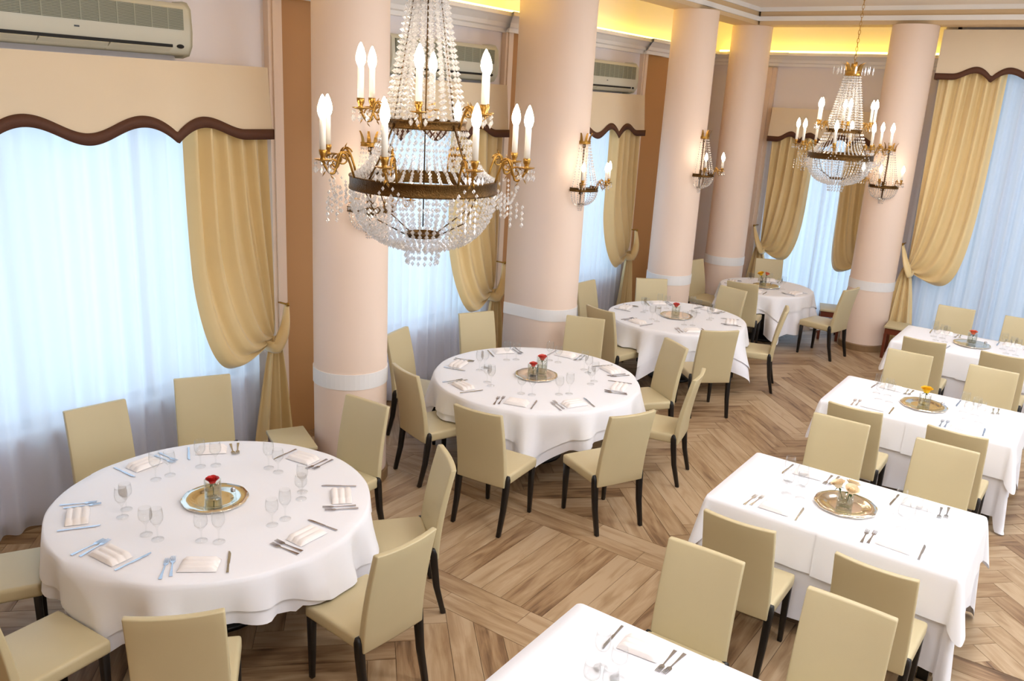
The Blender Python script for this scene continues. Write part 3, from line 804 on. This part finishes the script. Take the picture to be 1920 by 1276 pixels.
# ------------------------------------------------------------------ table settings
ZI = ZT+.003
def knife_mesh():
    mb = MB(); mb.prism([(-.11, -.006), (-.02, -.005), (-.015, -.008), (.08, -.010), (.105, -.004), (.11, .004), (-.015, .006), (-.02, .005), (-.11, .007)], 0, .004)
    return mb.mesh('dinner_knife', False, MT['steel'])
def fork_mesh(L=.2):
    mb = MB(); mb.prism([(-L/2, -.009), (-.02, -.004), (.03, -.0035), (.042, -.012), (.052, -.0125), (.052, .0125), (.042, .012), (.03, .0035), (-.02, .004), (-L/2, .009)], 0, .003)
    for k in range(4):
        y = -.0105+.007*k; mb.add([(.052, y-.0022, 0), (L/2, y-.0012, .004), (L/2, y+.0012, .004), (.052, y+.0022, 0), (.052, y-.0022, .003), (L/2, y-.0012, .006), (L/2, y+.0012, .006), (.052, y+.0022, .003)], [(0, 1, 2, 3), (7, 6, 5, 4), (0, 4, 5, 1), (1, 5, 6, 2), (2, 6, 7, 3), (3, 7, 4, 0)])
    return mb.mesh('fork', False, MT['steel'])
def napkin_mesh():
    mb = MB(); rows = []; n = 25
    for f in np.linspace(-1, 1, 9):
        row = []
        for i in range(n):
            q = -1+2*i/(n-1); rid = .016+.012*abs(math.sin(1.5*PI*(q+1)))**.6
            z = rid if abs(q) < .999 and abs(f) < .999 else .0005
            row.append((f*.10, q*.062, z))
        rows.append(row)
    mb.grid(rows); return mb.mesh('napkin', True, MT['napkin'])
def glass_mesh(h, rb, name):
    b = h*.45
    prof = [(0, .004), (.006, .005), (.033, .003), (.034, 0), (.034, .0015), (.006, .009), (.0042, .02), (.0042, b-.02), (.008, b-.006), (rb*.62, b+.012), (rb*.92, b+h*.16), (rb, b+h*.27), (rb*.95, b+h*.42), (rb*.86, h)]
    mb = MB(); mb.lathe(prof, 20, cap=False); mb.lathe([(rb*.86, h), (rb*.835, h), (rb*.92, b+h*.42), (rb*.97, b+h*.27), (rb*.88, b+h*.16), (rb*.55, b+.014), (0, b+.004)], 20, cap=False)
    return mb.mesh(name, True, MT['glass'])
ME = dict(dinner_knife=knife_mesh(), dinner_fork=fork_mesh(), napkin=napkin_mesh(), wine_glass=glass_mesh(.19, .036, 'wine_glass'), water_goblet=glass_mesh(.165, .038, 'water_goblet'))
def put(kind, x, y, rz, label, cat, group, z=ZI): return tag(obj(kind, ME[kind], None, (x, y, z), (0, 0, rz)), label, cat, group)
def setting(x, y, a, tn_, pl):
    """x, y: middle of the place on the table edge side; a: direction the guest faces"""
    c, s = math.cos(a), math.sin(a)
    def W(f, l): return x+f*c-l*s, y+f*s+l*c
    j = lambda q: random.uniform(-q, q)
    put('napkin', *W(.0+j(.01), 0), a+PI/2*0+j(.12)+PI/2, 'folded white napkin, '+tn_+', '+pl, 'napkin', 'napkins on the '+tn_)
    put('dinner_fork', *W(.02+j(.01), .135), a+j(.08), 'inner steel fork, '+tn_+', '+pl, 'fork', 'forks on the '+tn_)
    put('dinner_fork', *W(.0+j(.01), .172), a+j(.08), 'outer steel fork, '+tn_+', '+pl, 'fork', 'forks on the '+tn_)
    put('dinner_knife', *W(.02+j(.01), -.145), a+j(.1), 'steel dinner knife, '+tn_+', '+pl, 'knife', 'knives on the '+tn_)
    put('wine_glass', *W(.25+j(.01), -.075), 0, 'taller stemmed wine glass, '+tn_+', '+pl, 'wine glass', 'wine glasses on the '+tn_)
    put('water_goblet', *W(.26+j(.01), .02), 0, 'shorter stemmed goblet, '+tn_+', '+pl, 'water glass', 'water goblets on the '+tn_)
SP = ['place facing away from the window', 'place by the gold curtain', 'place next to the column', 'place next to the two-rose table', 'place on the aisle side', 'place next to the bare-centred table', 'place opposite the column', 'place by the sheer curtain',
  'place between column and window', 'place beside the banded column', 'place by the tied curtain', 'place by the joined column', 'place over straight planks', 'place opposite the curtain', 'place next to smaller table', 'place on the aisle side',
  'place by the sheer curtain', 'place by the joined column', 'place by the wall lamp column', 'place next to the yellow-rose table', 'place next to the two-rose table', 'place on the aisle side',
  'place by the end window', 'place next to the coral-rose table', 'place by the free-standing column', 'place by the gap between columns']
TN = ['round table with one red rose', 'round table with two coral roses', 'round table with single coral rose', 'round table with yellow roses']
idx = 0
for (c, R), cnt, nm in zip((T1, T2, T3, T4), (8, 8, 6, 4), TN):
    for k in range(cnt):
        x, y, a, lb, g = CH[idx]; idx += 1
        an = math.atan2(y-c[1], x-c[0]); r_ = R-.155
        setting(c[0]+r_*math.cos(an), c[1]+r_*math.sin(an), an+PI, nm, SP[idx-1])
for k, yc in RT.items():
    for x in (-1.40, -.68):
        for sgn, a in ((-1, PI/2), (1, -PI/2)):
            setting(x, yc+sgn*(HY-.13), a, RN[k]+' long table', '%s side, nearer the %s' % (('mezzanine', 'end window')[sgn > 0], ('columns', 'right wall')[x > -1]))

# centrepieces
def tray_mesh():
    mb = MB(); n = 64; P = []
    for r, z, sc_ in ((0, .006, 0), (.10, .006, 0), (.118, .008, 0), (.135, .014, .2), (.165, .017, .5), (.19, .018, 1), (.192, .012, 1), (.15, .002, .3), (.11, 0, 0), (0, 0, 0)):
        P.append([((r+.006*sc_*abs(math.sin(5*a)))*math.cos(a), (r+.006*sc_*abs(math.sin(5*a)))*math.sin(a), z) for a in np.linspace(0, 2*PI, n+1)])
    mb.grid(P); return mb.mesh('silver_tray', True, MT['silver'])
ME['silver_tray'] = tray_mesh()
def vase(x, y, h, label):
    t = empty('glass_vase', (x, y, ZI+.0075), 0, label, 'vase')
    mb = MB(); r = .050; h *= 1.12; mb.lathe([(0, 0), (r*.95, 0), (r, .006), (r, h), (r-.004, h), (r-.004, .012), (0, .012)], 28); mb.build('vessel', MT['vase'], t, True)
    mb = MB(); mb.lathe([(0, .0125), (r-.005, .0125), (r-.005, h*.5), (0, h*.5)], 24); mb.build('water', MT['water'], t, True)
def petal(mb, base, az, tilt, ln, wd, cup):
    rows = []
    for v in np.linspace(0, 1, 5):
        row = []
        for u in np.linspace(-1, 1, 5):
            hw = wd*math.sin(PI*(.12+.62*v))*1.05; out = ln*v*math.sin(tilt)*(1+.5*v*v); z = ln*v*math.cos(tilt)*(1-.12*v*v)
            an = u*hw/max(.004, cup); rr = cup*(.35+.65*v)+out*.6
            row.append((base[0]+rr*math.cos(az+an*.75), base[1]+rr*math.sin(az+an*.75), base[2]+z-.004*u*u*v))
        rows.append(row)
    mb.grid(rows)
def rose(x, y, z, m, label, size=1.0, lean=(0, 0)):
    size *= 1.25
    t = empty('rose', (x, y, z), 0, label, 'rose'); t.rotation_euler = (lean[0], lean[1], 0)
    mb = MB()
    for ring_, (n, tilt, ln, wd, cup) in enumerate(((3, .05, .036, .012, .006), (4, .15, .038, .016, .011), (5, .22, .038, .020, .016), (6, .42, .033, .021, .019))):
        for k in range(n): petal(mb, (0, 0, .0), 2*PI*k/n+ring_*.5, tilt, ln*size, wd*size, cup*size)
    mb.lathe([(0, -.004), (.012*size, .002), (.018*size, .012*size), (.008*size, .026*size), (0, .03*size)], 12)
    mb.build('bloom', m, t, True)
    mb = MB(); mb.tube([(0, 0, .002), (.001, .002, -.03), (.002, .002, -.078)], .0026, 6)
    mb.build('stem', MT['green'], t, True)
    for k in range(4):
        a = 1.6*k+.4; mb = MB(); rows = []
        for v in np.linspace(0, 1, 5):
            w_ = .007*math.sin(PI*(.1+.9*v))+.0004; r_ = .006+.026*v
            rows.append([(r_*math.cos(a)-w_*q*math.sin(a), r_*math.sin(a)+w_*q*math.cos(a), -.004-.012*v*v+.002*abs(q)) for q in (-1, 0, 1)])
        mb.grid(rows); mb.build('sepal_leaf', MT['green'], t, True)
def bunch(x, y, rim, az, off, dz, m, label, size):
    """a rose leaning outwards over the rim of a vase at x, y"""
    lean = .36; d = off; rose(x+d*math.cos(az), y+d*math.sin(az), ZI+.0075+rim+.022+dz, m, label, size, (-lean*math.sin(az), lean*math.cos(az)))
def shaker(x, y, label):
    t = empty('salt_shaker', (x, y, ZI+.007), 0, label, 'shaker')
    mb = MB(); mb.lathe([(0, 0), (.016, 0), (.018, .004), (.013, .05), (0, .05)], 16); mb.build('jar', MT['vase'], t, True)
    mb = MB(); mb.lathe([(.0135, .048), (.015, .052), (.015, .066), (.009, .074), (0, .076)], 16); mb.build('cap', MT['steel'], t, True)
def tray(x, y, nm): put('silver_tray', x, y, random.uniform(0, 3), 'silver tray with scalloped rim on the '+nm, 'tray', None)
zr = ZI+.0075
x, y = T1[0]; tray(x, y, TN[0]); vase(x-.02, y+.0, .105, 'clear glass vase holding the single red rose'); rose(x-.02, y+.0, zr+.095, MT['red'], 'single red rose standing in a glass vase', 1.05); shaker(x+.075, y+.075, 'small glass shaker on the tray beside the red rose')
x, y = T2[0]; tray(x, y, TN[1]); vase(x+.0, y-.062, .105, 'shorter glass vase on the tray with two coral roses'); vase(x+.02, y+.050, .15, 'taller glass vase on the tray with two coral roses')
rose(x+.0, y-.062, zr+.098, MT['pink'], 'lower coral rose in the shorter vase of the two-rose table', 1.0); rose(x+.02, y+.050, zr+.14, MT['pink'], 'higher coral rose in the taller vase of the two-rose table', 1.15)
x, y = T3[0]; tray(x, y, TN[2]); vase(x-.01, y-.01, .115, 'glass vase with one coral rose on the third round table'); rose(x-.01, y-.01, zr+.112, MT['pink'], 'coral rose alone on the third round table', 1.15)
x, y = T4[0]; tray(x, y, TN[3]); vase(x-.05, y-.02, .12, 'glass vase with the golden yellow roses on the small round table')
bunch(x-.05, y-.02, .134, -2.2, .046, 0, MT['yellow'], 'front golden yellow rose of the small round table', 1.2); bunch(x-.05, y-.02, .134, .94, .046, 0, MT['orange'], 'orange rose beside the yellow one on the small round table', 1.0); shaker(x+.08, y-.04, 'small glass shaker on the tray with yellow roses')
cx = RX
x, y = cx, RT['R1']+.02; tray(x, y, 'orange-rose long table'); vase(x-.01, y+.03, .11, 'glass vase with the orange rose on the long table by the tall window'); rose(x-.01, y+.03, zr+.11, MT['orange'], 'orange rose on the long table by the tall window', 1.15); shaker(x+.14, y-.06, 'small glass shaker on the tray with the orange rose')
x, y = cx, RT['R2']+.02; tray(x, y, 'single-yellow-rose long table'); vase(x+.0, y-.0, .09, 'glass vase with one yellow rose on a long table'); rose(x+.0, y-.0, zr+.118, MT['yellow'], 'single bright yellow rose on a long table', 1.35); shaker(x+.15, y-.03, 'small glass shaker on the tray with the single yellow rose')
x, y = cx, RT['R3']+.0; tray(x, y, 'white-rose long table'); vase(x+.0, y-.03, .09, 'glass vase with the cream white roses')
bunch(x, y-.03, .101, math.radians(190), .049, 0, MT['cream'], 'cream white rose at the column side of the white-rose vase', 1.2); bunch(x, y-.03, .101, math.radians(-50), .049, 0, MT['cream'], 'cream white rose at the front of the white-rose vase', 1.2); bunch(x, y-.03, .101, math.radians(70), .049, 0, MT['cream'], 'cream white rose leaning at the back of the white-rose vase', 1.2)

# ------------------------------------------------------------------ stools
def stool(x, y, rz, label, sx=.31, sy=.47):
    t = empty('stool', (x, y, 0), rz, label, 'stool')
    me = MB().box((-sx/2, -sy/2, .425), (sx/2, sy/2, .455)).mesh('cushion', False, MT['leather']); bevel_mesh(me, .008, 2); obj('cushion', me, t)
    mb = MB(); mb.box((-sx/2+.015, -sy/2+.015, .345), (sx/2-.015, sy/2-.015, .424)); mb.build('apron', MT['redwood'], t)
    for a in (-1, 1):
        for b in (-1, 1):
            mb = MB(); mb.box((a*(sx/2-.03)-.018, b*(sy/2-.03)-.018, 0), (a*(sx/2-.03)+.018, b*(sy/2-.03)+.018, .346)); mb.build('leg', MT['redwood'], t)
    mb = MB(); mb.box((-.012, -sy/2+.04, .12), (.012, sy/2-.04, .15)); mb.build('stretcher', MT['redwood'], t)
stool(-5.06, 4.21, math.radians(63), 'low cream-topped stool in front of the column by the first gold curtain')
stool(-3.18, 12.78, math.radians(17), 'low cream-topped stool behind the chair at the free-standing column')
stool(-2.16, 12.40, math.radians(4), 'low cream-topped stool under the tall gold curtain', .30, .42)

# ------------------------------------------------------------------ chandeliers
def arm_pts(r0, r1, z0, lift, dip):
    """S-shaped scroll arm in the x-z plane"""
    p = []
    for q in np.linspace(0, 1, 15):
        x = r0+(r1-r0)*q; z = z0-.065*(1-q)**2.5+lift*math.sin(PI*min(1, q*1.55))*(1-q*.3)-dip*math.sin(PI*max(0, (q-.45)/.55)); p.append((x, 0, z))
    return p
def scroll(c, r, turns, a0, n=18, sgn=1):
    return [(c[0]+r*(1-.72*k/n)*math.cos(a0+sgn*turns*2*PI*k/n), 0, c[2]+r*(1-.72*k/n)*math.sin(a0+sgn*turns*2*PI*k/n)) for k in range(n+1)]
def make_arm_meshes(r0, r1, k, hc):
    """arm lies along +x ; k scales it ; returns dict of meshes, candle foot at x=r1"""
    D = {}
    ln = r1-r0
    mb = MB(); mb.tube(arm_pts(r0, r1, 0, .07*k, .045*k), .0055*k, 6)
    mb.tube(scroll((r0+ln*.36, 0, .015*k), .034*k, 1.3, PI*.9, sgn=-1), .0038*k, 5)
    mb.tube(scroll((r0+ln*.66, 0, -.012*k), .028*k, 1.3, 0, sgn=1), .0036*k, 5)
    for q, an in ((.2, .9), (.42, 2.1), (.55, -.6), (.78, -2.2), (.9, -1.0)):
        x = r0+ln*q; z = arm_pts(r0, r1, 0, .07*k, .045*k)[int(q*14)][2]; L = .032*k
        d = Vector((math.cos(an), 0, math.sin(an))); p = Vector((x, 0, z)); s_ = Vector((0, .007*k, 0)); m_ = p+d*L*.5
        mb.add([p, m_+s_, p+d*L, m_-s_, m_+d.cross(Vector((0, 1, 0)))*.004*k], [(0, 1, 4), (1, 2, 4), (2, 3, 4), (3, 0, 4), (0, 3, 2, 1)])
    D['arm'] = mb.mesh('arm', True, MT['brass'])
    z0 = arm_pts(r0, r1, 0, .07*k, .045*k)[-1][2]
    mb = MB(); mb.lathe([(.004, -.012), (.012, -.004), (.008, .004), (.034, .010), (.038, .014), (.033, .013), (.012, .010), (.010, .022), (.016, .034), (.017, .052), (.014, .052), (0, .05)], 14, (r1, 0, z0)); D['candle_cup'] = mb.mesh('candle_cup', True, MT['brass'])
    mb = MB(); mb.lathe([(0, .05), (.0135, .05), (.0135, .05+hc), (.012, .052+hc), (.009, .06+hc), (0, .06+hc)], 14, (r1, 0, z0)); D['candle_sleeve'] = mb.mesh('candle_sleeve', True, MT['candle'])
    zb = .052+hc
    mb = MB(); mb.lathe([(.010, zb), (.017, zb+.014), (.021, zb+.030), (.0195, zb+.050), (.012, zb+.076), (.004, zb+.094), (0, zb+.098)], 14, (r1, 0, z0), cap=False); D['bulb'] = mb.mesh('bulb', True, MT['bulb'])
    mb = MB()
    for i in range(6):
        a = 2*PI*i/6; x, y = r1+.034*math.cos(a), .034*math.sin(a)
        mb.bead((x, y, z0-.004), .006, .009, 5); mb.bead((x, y, z0-.030), .0085, .016, 6)
    D['crystal_drops'] = mb.mesh('crystal_drops', False, MT['crystal'])
    return D
def add_arm(t, D, ang, z, extra=None):
    a = obj('arm', D['arm'], t, (0, 0, z), (0, 0, ang))
    for k in ('candle_cup', 'candle_sleeve', 'bulb', 'crystal_drops'):
        o = obj(k, D[k], a)
        if k == 'crystal_drops': o['kind'] = 'stuff'
    return a
def strands(t, name, n, r0, z0, r1, z1, sag, size, a0=0, a1=2*PI, power=1.0, step=None, rx=.62, rz=.98):
    """n strings of cut beads from ring (r0,z0) to ring (r1,z1)"""
    mb = MB(); ln = math.hypot(r1-r0, z1-z0); m_ = max(3, int(ln*1.12/(step or size*2.05)))
    for i in range(n):
        a = a0+(a1-a0)*(i+.5)/n
        for j in range(m_):
            q = (j+.5)/m_; r = r0+(r1-r0)*q**power; z = z0+(z1-z0)*q-sag*math.sin(PI*q)
            mb.bead((r*math.cos(a), r*math.sin(a), z), size*rx, size*rz, 6)
    o = mb.build(name, MT['crystal'], t); o['kind'] = 'stuff'; return o
def bowl(t, name, n, r, z0, depth, rb, size, a0=0, a1=2*PI):
    mb = MB(); L = math.hypot(r-rb, depth)*1.16; m_ = int(L/(size*2.0))
    for i in range(n):
        a = a0+(a1-a0)*(i+.5)/n
        for j in range(m_):
            q = (j+.5)/m_*PI/2; rr = rb+(r-rb)*math.cos(q); z = z0-depth*math.sin(q)
            if rr < r*.55 and i % 2 and j > m_*.5: continue
            mb.bead((rr*math.cos(a), rr*math.sin(a), z), size*.72, size*.95, 6)
    o = mb.build(name, MT['crystal'], t); o['kind'] = 'stuff'; return o
def band(mb, r, z0, h, th=.006, n=64, a0=0, a1=2*PI):
    mb.lathe([(r-th, z0), (r+.003, z0), (r+.004, z0+.006), (r, z0+.010), (r, z0+h-.010), (r+.004, z0+h-.006), (r+.003, z0+h), (r-th, z0+h), (r-th, z0)], n, a0=a0, a1=a1, cap=False)
def chandelier(x, y, zr_, rz, label):
    t = empty('chandelier', (x, y, zr_), rz, label, 'chandelier')
    R, R2, Z2, ZC_ = .33, .18, .235, .80
    mb = MB(); band(mb, R, -.035, .06); mb.build('lower_ring', MT['brass2'], t, True)
    mb = MB(); band(mb, R2, Z2, .038, n=40); mb.build('upper_ring', MT['brass2'], t, True)
    mb = MB(); band(mb, .075, -.245, .02, n=24); mb.lathe([(0, -.238), (.072, -.238)], 24, cap=False); mb.build('bottom_ring', MT['brass2'], t, True)
    mb = MB()
    for k in range(4):
        a = PI/4+k*PI/2; c, s = math.cos(a), math.sin(a)
        mb.tube([(R*c, R*s, -.005), (R2*1.3*c, R2*1.3*s, Z2*.6), (R2*c, R2*s, Z2+.02)], .004, 6)
        mb.tube([(R2*c, R2*s, Z2+.03), (.075*c, .075*s, ZC_)], .0025, 5)
        mb.tube([(R*c, R*s, -.03), (R*.8*c, R*.8*s, -.15), (.075*c, .075*s, -.24)], .003, 5)
    mb.tube([(0, 0, -.2), (0, 0, ZC_+.1)], .0035, 6)
    mb.build('frame', MT['brass2'], t, True)
    mb = MB(); band(mb, .078, ZC_, .045, n=24)
    mb.build('crown', MT['brass'], t, True)
    for k in range(8):
        a = 2*PI*k/8; mb = MB(); rows = []
        for q in np.linspace(0, 1, 6):
            rr = .078+.012*q+.05*q*q*q; z = ZC_+.04+.12*q-.03*q**3; w_ = .024*(1-.35*q)*(1-q**4*.7)
            rows.append([(rr*math.cos(a)-w_*u*math.sin(a), rr*math.sin(a)+w_*u*math.cos(a), z) for u in (-1, -.4, .4, 1)])
        mb.grid(rows); lf = mb.build('crown_leaf', MT['brass'], t, True)
        mb = MB(); 
        for j in range(2): mb.bead(((.142+.05*j)*math.cos(a), (.142+.05*j)*math.sin(a), ZC_+.05-.0*j), .008, .045, 6)
        o = mb.build('crystal_drop', MT['crystal'], lf)
    # crystals
    strands(t, 'crystal_basket', 20, .076, ZC_, R2-.004, Z2+.03, .0, .0135, step=.027, rx=1.0, rz=.85)
    strands(t, 'crystal_basket_inner', 12, .05, ZC_, R2*.7, Z2+.03, .0, .0125, step=.028, rx=.9, rz=.85)
    strands(t, 'crystal_skirt', 46, R2+.004, Z2, R-.006, .02, .05, .0125)
    bowl(t, 'crystal_bowl', 58, R-.004, -.04, .25, .085, .0135)
    strands(t, 'crystal_garland', 16, R+.012, -.03, R+.018, -.085, 0, .010)
    strands(t, 'crystal_fringe', 16, .085, -.29, .07, -.375, 0, .013, step=.03)
    D1 = make_arm_meshes(R, .468, 1.0, .125); D2 = make_arm_meshes(R2, .30, .9, .125)
    for k in range(8): add_arm(t, D1, -math.radians(17+45*k), .085)
    for k in range(6): add_arm(t, D2, -math.radians(33+60*k), Z2+.065)
    # long drops hanging beneath the outer arms
    mb = MB()
    for k in range(8):
        a0 = -math.radians(17+45*k)
        for i in range(5):
            rr = .36+.024*i; a = a0+.02*(i-2)
            for j in range(2+i % 3+1): mb.bead((rr*math.cos(a), rr*math.sin(a), -.03-.026*j-.012*i), .0075, .012, 6)
        # festoon between neighbouring arms
        for i in range(1, 16):
            q = i/16; a = a0+math.radians(45)*q; rr = .44-.05*math.sin(PI*q); mb.bead((rr*math.cos(a), rr*math.sin(a), .03-.11*math.sin(PI*q)), .0065, .010, 6)
    o = mb.build('crystal_festoons', MT['crystal'], t); o['kind'] = 'stuff'
    # chain to the ceiling with its rose
    zt = ZC-zr_; mb = MB(); z = ZC_+.10; k = 0
    while z < zt-.02:
        pts = []
        for i in range(10):
            a = 2*PI*i/10; u, v = .011*math.cos(a), .024*math.sin(a); pts.append((u, 0, z+v) if k % 2 == 0 else (0, u, z+v))
        mb.tube(pts, .0028, 5, closed=True); z += .040; k += 1
    o = mb.build('chain', MT['brass'], t, True)
    mb = MB(); mb.lathe([(.012, zt-.05), (.03, zt-.035), (.06, zt-.012), (.065, zt), (0, zt)], 20); mb.build('ceiling_rose', MT['brass'], t, True)
    return t
# seen from the camera the first chandelier's arm at angle 0 points to image right
ca = math.atan2(AX[1], AX[0])
chandelier(-2.56, 2.91, 2.81, ca+math.radians(3), 'large brass and crystal chandelier hanging between the red-rose table and the long tables')
chandelier(-2.49, 9.39, 2.79, ca-math.radians(13), 'crystal chandelier on a long chain hanging far down the aisle')

# ------------------------------------------------------------------ wall lamps
def sconce(x, y, z, ang, label):
    """mounted on a column surface at x,y ; ang = outward direction"""
    t = empty('wall_lamp', (x, y, z), ang, label, 'wall lamp')
    R = .19; h0, h1 = -PI/2, PI/2
    mb = MB(); band(mb, R, -.02, .042, n=28, a0=h0, a1=h1); mb.build('ring', MT['brass2'], t, True)
    mb = MB(); band(mb, .075, .46, .03, n=16, a0=h0, a1=h1); 
    for k in range(5):
        a = -PI/2+PI*(k+.5)/5
        rows = []
        for q in np.linspace(0, 1, 5):
            rr = .075+.035*q*q; w_ = .016*(1-.5*q); rows.append([(rr*math.cos(a)-w_*u*math.sin(a), rr*math.sin(a)+w_*u*math.cos(a), .488+.085*q) for u in (-1, 0, 1)])
        mb.grid(rows)
    mb.build('crown', MT['brass'], t, True)
    mb = MB(); mb.tube([(.012, 0, -.17), (.012, 0, .48)], .009, 6); mb.box((-.03, -.03, -.06), (.02, .03, .06)); mb.box((-.03, -.02, .42), (.02, .02, .46))
    mb.tube([(0, -R, .0), (0, R, .0)], .006, 6); mb.tube([(0, -.075, .475), (0, .075, .475)], .006, 6)
    mb.build('back_bar', MT['brass2'], t, True)
    mb = MB(); band(mb, .045, -.17, .016, n=12, a0=h0, a1=h1); mb.build('bottom_ring', MT['brass2'], t, True)
    strands(t, 'crystal_basket', 11, .073, .46, R-.006, .02, .02, .0125, h0, h1, step=.031)
    bowl(t, 'crystal_bowl', 16, R-.006, -.02, .15, .045, .0115, h0, h1)
    strands(t, 'crystal_fringe', 7, .04, -.175, .03, -.235, 0, .010, h0, h1)
    D = make_arm_meshes(R, .315, .85, .085)
    for k in (-1, 0, 1): add_arm(t, D, math.radians(52*k), .06)
    return t
sconce(COLS[0][0]+.285*math.cos(-.25), COLS[0][1]+.285*math.sin(-.25), 2.33, -.25, 'crystal wall lamp on the column right behind the large chandelier')
sconce(COLS[1][0]+.285*math.cos(-.05), COLS[1][1]+.285*math.sin(-.05), 2.31, -.05, 'crystal wall lamp on the column joined to the pier')
sconce(COLS[2][0]+.285*math.cos(-.05), COLS[2][1]+.285*math.sin(-.05), 2.35, -.05, 'crystal wall lamp on the column behind the coral-rose round table')
sconce(COLS[4][0], COLS[4][1]-.285, 2.31, -PI/2, 'crystal wall lamp on the free-standing column of the end wall')

# ------------------------------------------------------------------ unseen ceiling lamps, added to light the long tables from above
for i, (x, y) in enumerate(((-.9, 1.2), (-.9, 4.2), (-.9, 7.0), (-.9, 9.8), (1.6, 2.7), (1.6, 5.6), (1.6, 8.4))):
    t = empty('added_ceiling_light', (x, y, ZC), 0, 'square unseen ceiling light panel added to light the long tables from above', 'light', 'added ceiling light panels')
    mb = MB(); mb.box((-.33, -.33, -.03), (.33, .33, .0)); mb.build('housing', MT['white'], t)
    mb = MB(); mb.box((-.30, -.30, -.036), (.30, .30, -.0305)); mb.build('diffuser', MT['lamp'], t)
